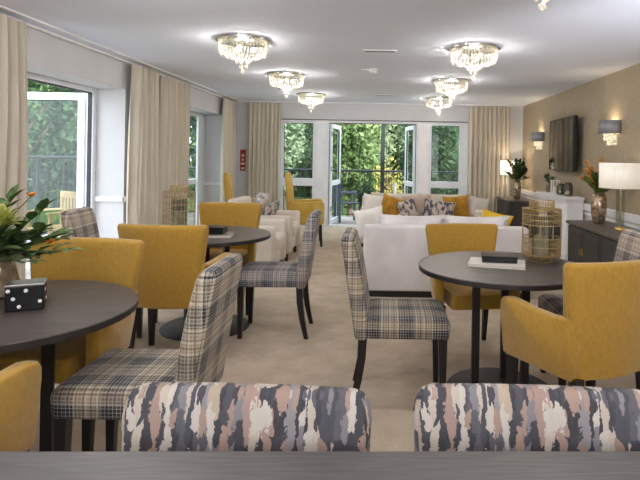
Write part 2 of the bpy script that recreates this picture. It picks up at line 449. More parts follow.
# back wall glazing (window, open french doors, window)
yc = YB+.10
w = sroot('window_1'); glazing(w, -2.06, -1.36, .0, 2.11, yc, 'x', fw=.06, dep=.09, rails=((.80, .95),))
w = sroot('window_2'); glazing(w, .87, 1.66, .0, 2.11, yc, 'x', fw=.07, dep=.09, rails=((.80, .93),)); 
bm = bmesh.new(); box(bm, 1.50, 1.595, yc-.052, yc+.052, .055, 2.055); struct('window_frame', bm, 'upvc', w)
bm = bmesh.new(); box(bm, -1.36, -1.13, yc-.08, yc+.05, 0, 2.11, bev=.008); struct('trim_6', bm, 'upvc')
bm = bmesh.new(); box(bm, .67, .87, yc-.08, yc+.05, 0, 2.11, bev=.008); struct('trim_7', bm, 'trim')
d = sroot('door_1')
bm = bmesh.new(); box(bm, -1.13, -1.09, yc-.05, yc+.05, 0, 2.11); box(bm, .63, .67, yc-.05, yc+.05, 0, 2.11); box(bm, -1.09, .63, yc-.05, yc+.05, 2.06, 2.11); box(bm, -1.09, .63, yc-.06, yc+.06, 0, .03)
struct('door_frame', bm, 'upvc', d)
bm = bmesh.new(); box(bm, -1.094, -1.082, yc-.056, yc-.03, .03, 2.06); box(bm, .622, .634, yc-.056, yc-.03, .03, 2.06); box(bm, -1.09, .63, yc-.056, yc-.03, 2.05, 2.062)
struct('gasket', bm, 'gasket', d)
def leaf(parent_loc, rz, width, name, z1=2.05, rail=((.80, .90),)):
    dd = sroot(name, parent_loc, rz)
    f = glazing(dd, 0, width, .03, z1, 0, 'x', fw=.085, dep=.055, rails=rail, fname='door_leaf')
    bm = bmesh.new(); box(bm, width-.06, width-.03, -.05, -.028, .95, 1.10, bev=.004); tube(bm, [(width-.045, -.055, 1.06), (width-.15, -.055, 1.06)], .009)
    obj('door_handle', bm, 'silver', f)
    bm = bmesh.new()
    for z in (.3, 1.1, 1.8): box(bm, -.015, .02, -.045, -.02, z, z+.09, bev=.004)
    obj('hinge', bm, 'silver', f)
    return dd
leaf((-1.08, yc+.06, 0), R(82), .84, 'door_2')
leaf((.62, yc+.06, 0), R(100), .84, 'door_3')
# left wall
w = sroot('window_3'); bm = bmesh.new(); xc = XF+.03
for y0, y1, z0, z1 in ((3.75, 3.81, 0, 2.13), (6.13, 6.2, 0, 2.13), (3.81, 6.13, 2.075, 2.13), (3.81, 6.13, 0, .03)): box(bm, xc-.04, xc+.04, y0, y1, z0, z1, bev=.004, seg=1)
struct('window_frame', bm, 'upvc', w)
bm = bmesh.new(); box(bm, xc-.02, xc+.02, 6.118, 6.13, .03, 2.075); box(bm, xc-.02, xc+.02, 3.81, 6.118, 2.063, 2.075); struct('gasket', bm, 'gasket', w)
leaf((XF-.03, 6.16, 0), R(180), .80, 'door_4', z1=2.07, rail=((.28, .38),))
leaf((XF-.03, 3.80, 0), R(182), .80, 'door_5', z1=2.07)
w = sroot('window_4'); glazing(w, 7.95, 9.93, 0, 2.13, xc, 'y', fw=.07, dep=.08, rails=((.86, .95),), mull=((8.87, 9.0),))
bm = bmesh.new(); box(bm, xc+.04, xc+.075, 9.5, 9.86, .06, 2.07); struct('window_frame', bm, 'upvc', w)

# ------------------------------------------------------------ curtains
def curtain(name_label, p0, p1, pleats, amp, z0=.02, z1=2.41, seed=0, group=None):
    r = random.Random(seed); bm = bmesh.new()
    p0 = Vector(p0); p1 = Vector(p1); d = (p1-p0); L = d.length; d.normalize(); nn = Vector((-d.y, d.x))
    n = pleats*12; zs = [z0 + (z1-z0)*k/7 for k in range(8)] + [z1+.005]
    ph = [r.uniform(-.6, .6) for _ in range(pleats+2)]; am = [r.uniform(.75, 1.15) for _ in range(pleats+2)]
    rows = []
    for k, z in enumerate(zs):
        f = 1 - .25*max(0, (z-1.9)/.5); row = []
        for i in range(n+1):
            t = i/n; u = t*pleats; k0 = int(u); q = u-k0
            a = am[k0]*(1-q)+am[k0+1]*q; h = ph[k0]*(1-q)+ph[k0+1]*q
            off = amp*a*f*(math.sin(2*PI*u + h*.5 + .15*math.sin(z*2+seed)) + .28*math.sin(6*PI*u + h*2)) + .012*math.sin(z*1.7+u)
            s = L*t + .3*L/pleats*math.sin(4*PI*u)*.25
            p = p0 + d*s + nn*off
            row.append(bm.verts.new((p.x, p.y, z)))
        rows.append(row)
    for a, b in zip(rows, rows[1:]):
        for i in range(n): bm.faces.new((a[i], a[i+1], b[i+1], b[i]))
    o = obj('curtain', bm, 'curtain', ang=80)
    mod = o.modifiers.new('thickness', 'SOLIDIFY'); mod.thickness = .006
    return tag(o, name_label, 'curtain', group)
XC = XL+.12
curtain('cream floor-length curtain at the very left, nearest the viewer', (XC, 3.15), (XC, 4.27), 10, .055, seed=1)
curtain('cream curtain beside the open left terrace door, nearer panel of the touching pair', (XC, 6.14), (XC, 6.78), 5, .065, seed=2)
curtain('cream curtain right behind the nearer panel of the touching pair on the left wall', (XC-.05, 7.0), (XC-.01, 7.86), 7, .055, seed=3)
curtain('pale curtain hanging on the left wall at the far left corner', (XC, 9.62), (XC, 10.36), 5, .045, seed=4)
curtain('cream curtain on the back wall between the red notice and garden windows', (-2.68, YB-.14), (-2.03, YB-.14), 8, .04, seed=5)
curtain('wide cream curtain on the back wall, right of the garden windows', (1.64, YB-.14), (2.44, YB-.14), 9, .045, seed=6)

# ------------------------------------------------------------ dining chairs
def plaid_chair(mat, label, loc, rz):
    t = thing('dining_chair', label, 'chair', loc, rz, 'plaid upholstered dining chairs')
    bm = bmesh.new()
    rings = []
    for z, g, tt in ((.395, 0, .004), (.40, 0, 0), (.47, 0, -.004), (.492, 0, .004), (.505, 0, .018), (.512, 0, .045), (.516, 0, .10)):
        rings.append(rrect(.222-tt, .238-tt, .035, z, cy=.034))
    loft(bm, rings); obj('seat', bm, mat, t, uv=True)
    bm = bmesh.new(); rings = []
    for z, y, hw, ht in ((.385, -.212, .216, .034), (.40, -.213, .221, .04), (.50, -.222, .222, .045), (.62, -.24, .22, .046), (.75, -.262, .217, .045), (.85, -.281, .214, .042), (.905, -.294, .211, .040), (.930, -.299, .204, .035), (.942, -.302, .192, .026), (.947, -.303, .175, .014)):
        rings.append(rrect(hw, ht, .035, z, cy=y))
    loft(bm, rings); bk = obj('backrest', bm, mat, t, uv=True)
    for s in (-1, 1):
        bm = bmesh.new(); taper_leg(bm, (s*.185, .235, .40), (s*.185, .238, 0), .024, .015)
        obj('leg', bm, 'black', t, smooth=False)
        bm = bmesh.new()
        pts = [(s*.183, -.205, .40), (s*.185, -.21, .28), (s*.187, -.228, .15), (s*.19, -.262, 0)]
        loft(bm, [[(p[0]+a*h, p[1]+b*h, p[2]) for a, b in ((1, 1), (-1, 1), (-1, -1), (1, -1))] for p, h in zip(pts, (.024, .023, .02, .015))])
        obj('leg', bm, 'black', t, smooth=False)
    return t
pc = plaid_chair('plaid', 'plaid dining chair side-on at the near left table, front left', (-.955, 2.19, 0), R(90))
p2 = plaid_chair('plaid2', 'blue-grey plaid dining chair on the right side of the table with the left lantern', (-.835, 4.22, 0), R(92))
p3 = plaid_chair('plaid3', 'brown-grey plaid dining chair at the right edge, beyond the big mustard chair by the sideboard', (1.30, 3.3, 0), R(90))
dup(pc, (.105, 3.12, 0), R(-90), 'plaid dining chair in the middle, left of the right round table, facing right')
dup(p3, (-2.07, 4.16, 0), R(-84), 'plaid dining chair by the open left terrace door, only its top showing')

def carver(mat, label, loc, rz):
    t = thing('carver_chair', label, 'chair', loc, rz, 'mustard upholstered carver chairs')
    bm = bmesh.new(); rings = []
    for z, y, hw, ht in ((.39, -.235, .208, .022), (.398, -.236, .216, .03), (.50, -.247, .231, .034), (.65, -.264, .254, .036), (.78, -.282, .275, .036), (.88, -.294, .289, .036), (.91, -.298, .293, .034), (.922, -.300, .291, .028), (.930, -.301, .284, .018), (.932, -.302, .274, .008)):
        rings.append(rrect(hw, ht, .028, z, cy=y, bow=.055, nx=12))
    loft(bm, rings); bk = obj('backrest', bm, mat, t)
    for s in (-1, 1):
        bm = bmesh.new()
        pts = [(s*(.208+.078*(z-.39)/.53), -.235-.075*(z-.39), z) for z in (.41, .5, .6, .7, .8, .9)]
        pts = [(p[0]+s*.012, p[1]-.02+.05, p[2]) for p in pts]; tube(bm, pts, .004, 6); obj('piping', bm, mat, bk)
    for s in (-1, 1):
        # arm panel: side profile extruded across the arm's thickness, edges rounded
        prof = [(-.22, .39), (.17, .39), (.195, .40), (.205, .50), (.215, .62), (.212, .655), (.195, .678), (.165, .686), (.12, .684), (.0, .672), (-.12, .668), (-.24, .68), (-.25, .55)]
        bm = bmesh.new(); lay = []
        for off, ins in ((-.032, .014), (-.024, .003), (-.012, 0), (.012, 0), (.024, .003), (.032, .014)):
            cyy = -.02; czz = .53; row = []
            for (y, z) in prof:
                dy = y-cyy; dz = z-czz; k = 1 - ins/max(.12, math.hypot(dy, dz))
                yy = cyy+dy*k; zz = czz+dz*k
                ff = min(1, max(0, (yy+.25)/.45)); xx = s*(.208 + .074*ff + .036*(zz-.39)/.3*(1-.8*ff)) + off
                row.append((xx, yy, zz))
            lay.append(row)
        loft(bm, lay); obj('arm', bm, mat, t, ang=50)
    bm = bmesh.new(); rings = []
    for z, ins in ((.36+.03, .0), (.47, 0), (.49, .006), (.503, .03), (.508, .08)):
        rings.append(rrect(.20-ins, .235-ins, .03, z, cy=.0))
    loft(bm, rings); obj('seat', bm, mat, t)
    for s in (-1, 1):
        bm = bmesh.new(); taper_leg(bm, (s*.262, .172, .41), (s*.262, .182, 0), .024, .015); obj('leg', bm, 'black', t, smooth=False)
        bm = bmesh.new(); taper_leg(bm, (s*.20, -.22, .40), (s*.205, -.275, 0), .024, .015, (s*.20, -.235, .2)); obj('leg', bm, 'black', t, smooth=False)
    return t
c0 = carver('yellow', 'large mustard carver chair seen from behind at the near right table', (.985, 2.68, 0), R(22))
dup(c0, (-1.535, 2.52, 0), R(180-1), 'mustard carver chair facing the viewer behind the near left table with the flowers')
dup(c0, (-1.40, 3.66, 0), R(-2), 'mustard carver chair seen from behind in front of the table with the left lantern')
g3 = dup(c0, (.63, 3.80, 0), R(188), 'mustard carver chair facing the viewer behind the right table, before the white sofa')
g3.scale = (.95, .95, .955)
dup(c0, (-1.43, 4.79, 0), R(180+3), 'mustard carver chair facing the viewer beyond the table with the left lantern')
dup(c0, (-1.47, 1.61, 0), R(-2), 'mustard carver chair cut off at the lower left corner, only its arm showing')

def brush_chair(label, loc, rz):
    t = thing('upholstered_chair', label, 'chair', loc, rz, 'brushstroke print chairs at the front table')
    bm = bmesh.new(); rings = []
    for z, y, hw, ht in ((.36, -.20, .262, .03), (.50, -.21, .272, .04), (.64, -.222, .281, .042), (.74, -.234, .287, .042), (.78, -.241, .289, .040), (.808, -.244, .284, .036), (.829, -.246, .272, .027), (.838, -.247, .255, .014)):
        rings.append(rrect(hw, ht, .034, z, cy=y, bow=.012, nx=14))
    loft(bm, rings); obj('backrest', bm, 'brush', t, uv=True, wrap=True)
    bm = bmesh.new(); rings = []
    for z, ins in ((.37, .004), (.38, 0), (.47, 0), (.49, .01), (.50, .05)): rings.append(rrect(.262-ins, .235-ins, .04, z, cy=.05))
    loft(bm, rings); obj('seat', bm, 'brush', t, uv=True)
    for s in (-1, 1):
        bm = bmesh.new(); taper_leg(bm, (s*.22, .24, .38), (s*.22, .245, 0), .024, .015); obj('leg', bm, 'black', t, smooth=False)
        bm = bmesh.new(); taper_leg(bm, (s*.22, -.18, .38), (s*.225, -.24, 0), .024, .015); obj('leg', bm, 'black', t, smooth=False)
    return t
b0 = brush_chair('grey, navy and pink brushstroke print chair, left one behind the foreground table', (-.312, 1.01, -.0), R(180-1.5))
dup(b0, (.362, 1.03, 0), R(180-1.5), 'grey, navy and pink brushstroke print chair, right one behind the foreground table')

# ------------------------------------------------------------ tables
def round_table(label, loc, rz=0, phis=(190, 70, -45), r=.50, leg_r=.16):
    t = thing('round_table', label, 'table', loc, rz, 'round dark dining tables')
    bm = bmesh.new(); lathe(bm, [(.01, .748), (r-.004, .748), (r, .744), (r, .7435)], 72, cap=True); obj('table_top', bm, 'table', t)
    bm = bmesh.new(); lathe(bm, [(r-.012, .716), (r-.001, .718), (r, .722), (r, .7435)], 72); obj('edge_band', bm, 'table_edge', t)
    for a in phis:
        x = leg_r*math.cos(R(a)); y = leg_r*math.sin(R(a))
        obj('leg', B(x-.022, x+.022, y-.022, y+.022, .018, .717, bev=.004), 'black', t, smooth=False)
    bm = bmesh.new(); lathe(bm, [(.397, 0), (.40, .003), (.40, .008), (.396, .011), (.01, .012)], 56); obj('base_plate', bm, 'table_edge', t)
    return t
t0 = round_table('round dark dining table on the right, holding a book, black box and lantern', (.72, 3.2, 0), 0)
tl = dup(t0, (-1.53, 2.15, 0), R(-160), 'round dark dining table at the left edge, holding the flowers and dotted box')
tm = dup(t0, (-1.41, 4.28, 0), R(40), 'round dark dining table further back on the left, holding a lantern and black box')
for tt, k in ((t0, .80), (tl, .58), (tm, .86)):
    for ch in tt.children:
        if ch.name.startswith('base_plate'): ch.scale = (k, k, 1)
t = thing('console_table', 'grey-brown wood table across the bottom of the view', 'table', (-.05, .80, 0), R(-1.6+.0))
# a long table in the foreground, its far edge crossing the frame
bm = B(-1.6, 1.6, -.45, .345, .705, .75, bev=.003); obj('table_top', bm, 'console', t, smooth=False)
for sx in (-1, 1):
    for sy in (-.38, .28):
        obj('leg', B(sx*1.5-.03, sx*1.5+.03, sy-.03, sy+.03, 0, .706, bev=.003), 'black', t, smooth=False)
t.rotation_euler = (0, 0, R(1.8))

# ------------------------------------------------------------ sofas and armchairs
def sofa(label, loc, rz, w, mat, backh=.71, cushtop=.84, seats=2, depth=.92):
    t = thing('sofa', label, 'sofa', loc, rz)
    h = w/2
    obj('back', B(-h, h, -depth/2, -depth/2+.17, .06, backh, bev=.03, seg=3), mat, t)
    obj('base', B(-h+.02, h-.02, -depth/2+.1, depth/2-.02, .08, .30, bev=.02), mat, t)
    obj('plinth', B(-h+.03, h-.03, -depth/2+.03, depth/2-.06, 0, .062), 'black', t, smooth=False)
    for s in (-1, 1):
        x0, x1 = sorted((s*h, s*(h-.17)))
        obj('arm', B(x0, x1, -depth/2+.02, depth/2, .06, .60, bev=.04, seg=3), mat, t)
    sw = (w-.34)/seats
    for i in range(seats):
        x = -h+.17+sw*(i+.5)
        obj('seat_cushion', B(x-sw/2+.004, x+sw/2-.004, -depth/2+.15, depth/2+.0, .30, .45, bev=.04, seg=3), mat, t)
        bm = cushion_bm(sw*1.05+.02, cushtop-.42, .22); c = obj('back_cushion', bm, mat, t, loc=(x, -depth/2+.26, .43)); c.rotation_euler = (R(-8), 0, 0)
        c.rotation_euler = (R(6), 0, 0)
    for sx in (-1, 1):
        for sy in (-1, 1):
            bm = bmesh.new(); taper_leg(bm, (sx*(h-.07), sy*(depth/2-.07), .09), (sx*(h-.07), sy*(depth/2-.07), 0), .03, .022); obj('foot', bm, 'black', t, smooth=False)
    return t
sofa('white sofa with its back to the viewer in the middle of the room', (.63, 5.73, 0), R(0), 1.64, 'white', .71, .80)
sofa('cream sofa in front of the garden windows, facing the viewer', (.62, 8.65, 0), R(180), 1.95, 'cream', .74, .80)

def armchair(label, loc, rz):
    t = thing('armchair', label, 'armchair', loc, rz, 'cream armchairs on the left')
    obj('base', B(-.36, .36, -.36, .36, .10, .30, bev=.02), 'cream', t)
    bm = bmesh.new(); rings = []
    for z, y, hw, ht in ((.10, -.34, .38, .07), (.30, -.345, .385, .08), (.55, -.36, .385, .08), (.76, -.38, .38, .075), (.79, -.383, .37, .06), (.80, -.384, .34, .04)): rings.append(rrect(hw, ht, .05, z, cy=y))
    loft(bm, rings); obj('back', bm, 'cream', t)
    for s in (-1, 1):
        x0, x1 = sorted((s*.40, s*.26))
        obj('arm', B(x0, x1, -.33, .40, .10, .60, bev=.04, seg=3), 'cream', t)
    obj('seat_cushion', B(-.255, .255, -.28, .42, .30, .46, bev=.045, seg=3), 'cream', t)
    for sx in (-1, 1):
        for sy in (-1, 1):
            bm = bmesh.new(); taper_leg(bm, (sx*.34, sy*.33, .11), (sx*.34, sy*.34, 0), .025, .018); obj('leg', bm, 'black', t, smooth=False)
    return t
a0 = armchair('cream armchair on the left, nearer the round table of the pair', (-1.60, 6.28, 0), R(-90))
dup(a0, (-1.60, 7.36, 0), R(-90), 'cream armchair on the left, farther one holding marbled cushions')

def highback(label, loc, rz):
    t = thing('high_back_chair', label, 'armchair', loc, rz, 'yellow high-back armchairs near the garden windows')
    bm = bmesh.new(); rings = []
    for z, y, hw, ht in ((.36, -.24, .27, .05), (.6, -.25, .28, .055), (.85, -.265, .285, .055), (1.06, -.29, .285, .05), (1.105, -.296, .275, .038), (1.12, -.298, .25, .02)): rings.append(rrect(hw, ht, .04, z, cy=y))
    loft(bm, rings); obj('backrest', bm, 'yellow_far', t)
    for s in (-1, 1):
        x0, x1 = sorted((s*.31, s*.23))
        bm = bmesh.new()
        prof = [(-.22, .34), (.24, .34), (.26, .36), (.27, .6), (.26, .67), (.23, .70), (.1, .69), (-.22, .68)]
        loft(bm, [[(x0 + (x1-x0)*k, y*(1-.02*e), .52+(z-.52)*(1-.06*e)) for y, z in prof] for k, e in ((0, 1), (.2, 0), (.8, 0), (1, 1))])
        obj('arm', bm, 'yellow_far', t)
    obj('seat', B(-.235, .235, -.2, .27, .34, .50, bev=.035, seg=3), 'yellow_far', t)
    for s in (-1, 1):
        bm = bmesh.new(); taper_leg(bm, (s*.26, .21, .36), (s*.26, .23, 0), .025, .016); obj('leg', bm, 'black', t, smooth=False)
        bm = bmesh.new(); taper_leg(bm, (s*.24, -.2, .37), (s*.245, -.26, 0), .025, .016); obj('leg', bm, 'black', t, smooth=False)
    return t
h0 = highback('yellow high-back armchair in front of the garden window, right of the back-left curtain', (-1.21, 8.42, 0), R(-81))
dup(h0, (-2.15, 8.35, 0), R(-75), 'yellow high-back armchair at far left, behind the marbled cushions')

# loose cushions
def cush(label, loc, rz, w, h, t, mat, lean=14, roll=0, group=None, z=0):
    o = obj('cushion', cushion_bm(w, h, t), mat)
    m = Matrix.Translation(loc) @ Matrix.Rotation(rz, 4, 'Z') @ Matrix.Rotation(R(lean), 4, 'X') @ Matrix.Rotation(R(roll), 4, 'Y')
    o.matrix_world = m
    return tag(o, label, 'cushion', group)
g = 'scatter cushions on the cream window sofa'
# on the window sofa (seat top .45, backs lean on the sofa back towards +y). local -y faces the viewer
for args in (('plain cream cushion at the left end of the window sofa', -.14, 8.42, .42, .35, 'whitecush', 10, 6),
             ('mustard velvet cushion, leftmost mustard one on the window sofa', .10, 8.26, .40, .35, 'mustard', 14, 16),
             ('taupe cushion with a marbled one leaning on it, centre left of the window sofa', .55, 8.40, .46, .35, 'taupecush', 10, -4),
             ('mustard velvet cushion, right-hand mustard one on the window sofa', 1.17, 8.36, .42, .36, 'mustard', 10, -5),
             ('pale grey-cream cushion at the right end of the window sofa', 1.50, 8.40, .34, .34, 'palecush', 12, 8)):
    lab, x, y, w_, h_, mt, ln, rl = args
    cush(lab, (x, y, .455), 0, w_, h_, .15, mt, -ln, rl, g)
cush('marbled purple and cream cushion, left marbled one of the window sofa', (.43, 8.14, .455), R(6), .30, .31, .12, 'pattern', -14, -18, g)
cush('marbled purple and cream long cushion, right marbled one of the window sofa', (.84, 8.14, .455), 0, .50, .30, .13, 'pattern', -14, 7, g)
g = 'scatter cushions on the white sofa'
for lab, x, y, mt, s_, rl, zz in (('cream cushion at the left arm of the white sofa, its corner above the sofa back', -.10, 5.66, 'whitecush', .32, -12, .545),
                   ('white cushion peeking over the white sofa back, left of the mustard chair', .10, 6.06, 'whitecush', .28, 42, .46),
                   ('white cushion with one corner showing over the white sofa back, right of centre', .99, 6.06, 'whitecush', .28, 44, .46),
                   ('lemon yellow cushion at the right end of the white sofa', 1.20, 6.0, 'lemon', .36, 14, .455)):
    cush(lab, (x, y, zz), 0, s_, s_, .13, mt, 10, rl, g)
g = 'marbled cushions on the farther cream armchair'
cush('large marbled grey and cream cushion leaning in the farther cream armchair', (-1.80, 7.30, .46), R(90), .46, .46, .16, 'pattern2', 22, 8, g)
cush('smaller marbled blue-grey cushion in front of the larger one, farther cream armchair', (-1.62, 7.22, .46), R(84), .38, .34, .13, 'pattern', 30, -10, g)

# ------------------------------------------------------------ chandeliers
def chandelier(label, loc):
    t = thing('ceiling_chandelier', label, 'chandelier', loc, 0, 'crystal flush ceiling chandeliers')
    bm = bmesh.new(); lathe(bm, [(.02, 0), (.245, 0), (.25, -.006), (.248, -.018), (.235, -.024), (.02, -.024)], 40); obj('ceiling_plate', bm, 'chrome', t)
    bm = bmesh.new()
    def prism(p, h, w, tilt=0, a=0):
        mt = Matrix.Translation(p) @ Matrix.Rotation(a, 4, 'Z') @ Matrix.Rotation(tilt, 4, 'Y')
        vs = [mt @ Vector(q) for q in ((0, 0, 0), (w, 0, -h*.2), (0, w, -h*.2), (-w, 0, -h*.2), (0, -w, -h*.2), (0, 0, -h))]
        V = [bm.verts.new(v) for v in vs]
        for i in range(4):
            j = 1+i; k = 1+(i+1) % 4
            bm.faces.new((V[0], V[j], V[k])); bm.faces.new((V[5], V[k], V[j]))
    for rad, n, z, h, tl in ((.218, 40, -.024, .10, 0), (.212, 38, -.085, .08, .15), (.185, 30, -.13, .06, .7), (.13, 20, -.155, .045, 1.1)):
        for i in range(n):
            a = 2*PI*i/n + rad; prism((rad*math.cos(a), rad*math.sin(a), z), h, .0085, tl, a)
    obj('crystal_prisms', bm, 'crystal', t, smooth=False)
    bm = bmesh.new(); lathe(bm, [(.02, -.024), (.03, -.06), (.015, -.09), (.012, -.17), (.004, -.175)], 16); obj('stem', bm, 'chrome', t)
    for k, (rr, a, z, s) in enumerate([(.055, i*60, -.20, .018) for i in range(6)] + [(.03, i*120+20, -.245, .018) for i in range(3)] + [(0, 0, -.29, .022)]):
        bm = bmesh.new(); mt = Matrix.Translation((rr*math.cos(R(a)), rr*math.sin(R(a)), z)); bmesh.ops.create_icosphere(bm, subdivisions=1, radius=s, matrix=mt)
        tube(bm, [(rr*math.cos(R(a)), rr*math.sin(R(a)), z+s), (rr*.8*math.cos(R(a)), rr*.8*math.sin(R(a)), z+.05)], .0025, 4)
        obj('crystal_drop', bm, 'crystal', t, smooth=False)
    for i in range(3):
        a = 2*PI*i/3+.4; bm = bmesh.new(); bmesh.ops.create_icosphere(bm, subdivisions=2, radius=.022, matrix=Matrix.Translation((.09*math.cos(a), .09*math.sin(a), -.085))); obj('bulb', bm, 'bulb', t)
    return t
spots = [(-1.32, 4.93, 'crystal ceiling chandelier, nearest of the left row'), (-1.29, 6.96, 'crystal ceiling chandelier, second of the left row'),
         (-1.26, 9.1, 'crystal ceiling chandelier, farthest of the left row'), (.845, 5.11, 'crystal ceiling chandelier, largest of the right row fully in view'),
         (.90, 7.25, 'crystal ceiling chandelier, behind the largest one in the right row'), (.95, 9.4, 'crystal ceiling chandelier, farthest of the right row'),
         (.79, 2.70, 'crystal ceiling chandelier at the top edge, only its lowest drops showing')]
ch0 = None
for x, y, lab in spots:
    if ch0 is None: ch0 = chandelier(lab, (x, y, CEIL))
    else: dup(ch0, (x, y, CEIL), rnd.uniform(0, 1), lab)

def lamp(name, kind, loc, energy, color=(1, .83, .62), size=.05, rot=None, sx=None, sy=None):
    l = bpy.data.lights.new(name, kind); l.energy = energy; l.color = color
    if kind == 'POINT': l.shadow_soft_size = size
    if kind == 'AREA': l.shape = 'RECTANGLE'; l.size = sx; l.size_y = sy
    if kind == 'SUN': l.angle = R(3)
    o = bpy.data.objects.new(name, l); col.objects.link(o); o.location = loc
    if rot: o.rotation_euler = rot
    return o
for x, y, lab in spots:
    lamp('chandelier_or_fill_light', 'POINT', (x, y, CEIL-.12), 19, (1, .94, .87), .04)

# ceiling fittings
t = tag(obj('ceiling_vent', B(-.17, .17, -.035, .035, -.012, 0, bev=.003), 'vent'), 'white slot vent on the ceiling nearest the viewer', 'vent', 'white slot vents on the ceiling'); t.location = (-.06, 5.30, CEIL)
for i in range(2):
    obj('slot', B(-.15, .15, -.018+i*.024, -.008+i*.024, -.014, -.011), 'gasket', t, smooth=False)
v2 = copy_tree(t); v2.location = (-.0, 9.0, CEIL); v2['label'] = 'small white slot vent on the ceiling close to the garden doors'
t = thing('smoke_detector', 'round white smoke detector on the ceiling between the chandeliers', 'smoke detector', (-.15, 6.45, CEIL))
bm = bmesh.new(); lathe(bm, [(.065, 0), (.066, -.015), (.05, -.02), (.045, -.04), (.03, -.052), (.005, -.054)], 24); obj('sensor', bm, 'plastic', t)
bm = B(-.14, .0, -.012, .012, -.012, 0, bev=.003); obj('mounting_bar', bm, 'plastic', t)

# ------------------------------------------------------------ right wall furniture
def sideboard(label, loc, length, depth, h, doors):
    # front faces -x; origin at the wall side centre of the base
    t = thing('sideboard', label, 'sideboard', loc, 0, 'dark sideboards along the right wall')
    L = length/2
    obj('body', B(-depth+.02, 0, -L+.02, L-.02, .06, h-.035, bev=.004), 'board', t, smooth=False)
    obj('plinth', B(-depth+.05, -.02, -L+.05, L-.05, 0, .06), 'black', t, smooth=False)
    obj('top', B(-depth-.015, .0, -L-.01, L+.01, h-.035, h, bev=.004), 'boardtop', t, smooth=False)
    dw = (length-.06)/doors
    for i in range(doors):
        y0 = -L+.03+dw*i
        bm = B(-depth+.0, -depth+.02, y0+.004, y0+dw-.004, .08, h-.05, bev=.003)
        box(bm, -depth-.006, -depth+.002, y0+.05, y0+dw-.05, .14, h-.10, bev=.003)
        dd = obj('door', bm, 'board', t, smooth=False)
        yy = y0+dw-.03 if i % 2 == 0 else y0+.03
        bm = bmesh.new(); tube(bm, [(-depth-.02, yy, h*.5), (-depth-.02, yy, h*.62)], .006); obj('handle', bm, 'brass', dd)
    return t
sideboard('dark sideboard on the right wall under the white table lamp', (XR-.04, 5.42, 0), 2.0, .48, .67, 4)
sideboard('dark sideboard in the far right corner with a lit lamp', (XR-.04, 9.86, 0), .95, .50, .67, 2)

# mantelpiece
t = thing('mantelpiece', 'white fireplace surround on the right wall below the television', 'fireplace', (XR, 7.83, 0))
obj('shelf', B(-.31, -.036, -.68, .68, .855, .893, bev=.008), 'trim', t, smooth=False)
obj('moulding', B(-.29, -.036, -.65, .65, .82, .855, bev=.01), 'trim', t, smooth=False)
for s in (-1, 1):
    y0, y1 = sorted((s*.63, s*.43))
    bm = B(-.26, -.036, y0, y1, 0, .82, bev=.006); box(bm, -.275, -.25, y0-.0, y1+.0, 0, .12, bev=.004); box(bm, -.267, -.255, y0+.04, y1-.04, .18, .76, bev=.004)
    obj('pilaster', bm, 'trim', t, smooth=False)
obj('frieze', B(-.25, -.036, -.43, .43, .64, .82, bev=.004), 'trim', t, smooth=False)
obj('firebox', B(-.20, -.036, -.43, .43, 0, .64), 'firebox', t, smooth=False)
# on the mantel
def pot_plant(loc):
    p = thing('plant_pot', 'small brown pot on the white mantelpiece', 'pot', loc)
    bm = bmesh.new(); lathe(bm, [(.038, 0), (.055, .02), (.062, .07), (.054, .115), (.046, .12), (.046, .105), (.01, .104)], 24); obj('pot_body', bm, 'pot', p)
    q = thing('potted_plant', 'green leafy sprigs growing from the brown pot on the mantelpiece', 'plant', (loc[0], loc[1], loc[2]+.104))
    r = random.Random(3)
    for k in range(6):
        bm = bmesh.new(); a = r.uniform(0, 6.28); hgt = r.uniform(.1, .2); sp = r.uniform(.03, .12)
        top = Vector((sp*math.cos(a), sp*math.sin(a), hgt)); tube(bm, [(0, 0, 0), top*.5+Vector((0, 0, .03)), top], .003, 5)
        for j in range(7):
            f = .4+.6*j/6; sweep_leaf(bm, top*f, Vector((r.uniform(-1, 1), r.uniform(-1, 1), r.uniform(-.1, .7))), Vector((0, 0, 1)), .075, .04)
        obj('sprig', bm, 'leafI', q)
pot_plant((XR-.17, 8.25, .893))
t = thing('candle_lantern', 'small white lantern beside the brown pot on the mantelpiece', 'lantern', (XR-.17, 7.98, .893))
bm = bmesh.new()
for sx in (-1, 1):
    for sy in (-1, 1): box(bm, sx*.045-.006, sx*.045+.006, sy*.045-.006, sy*.045+.006, .01, .19)
box(bm, -.055, .055, -.055, .055, 0, .012); box(bm, -.055, .055, -.055, .055, .185, .2); obj('frame', bm, 'trim', t, smooth=False)
bm = bmesh.new(); lathe(bm, [(.03, .012), (.03, .10), (.005, .10)], 16); obj('candle', bm, 'candle', t)
for lab, y, mt, rr, hh in (('green glass jar on the mantelpiece under the television', 7.72, 'greenglass', .06, .16), ('amber glass jar near the close end of the mantelpiece', 7.42, 'amber', .065, .19)):
    bm = bmesh.new(); lathe(bm, [(rr*.7, 0), (rr, .02), (rr, hh*.75), (rr*.7, hh*.92), (rr*.75, hh), (rr*.68, hh), (rr*.62, hh*.92), (rr*.9, hh*.74), (rr*.9, .03), (.005, .02)], 24)
    o = tag(obj('glass_jar', bm, mt), lab, 'jar'); o.location = (XR-.17, y, .893)

# tv
t = thing('television', 'black flat screen television on the taupe wall', 'television', (XR-.10, 7.93, 1.235), R(-2))
obj('casing', B(-.02, .035, -.60, .60, 0, .78, bev=.006), 'bezel', t, smooth=False)
obj('screen', B(-.0235, -.019, -.585, .585, .015, .765), 'tv', t, smooth=False)
obj('wall_bracket', B(.03, .085, -.15, .15, .25, .55, bev=.004), 'bezel', t, smooth=False)

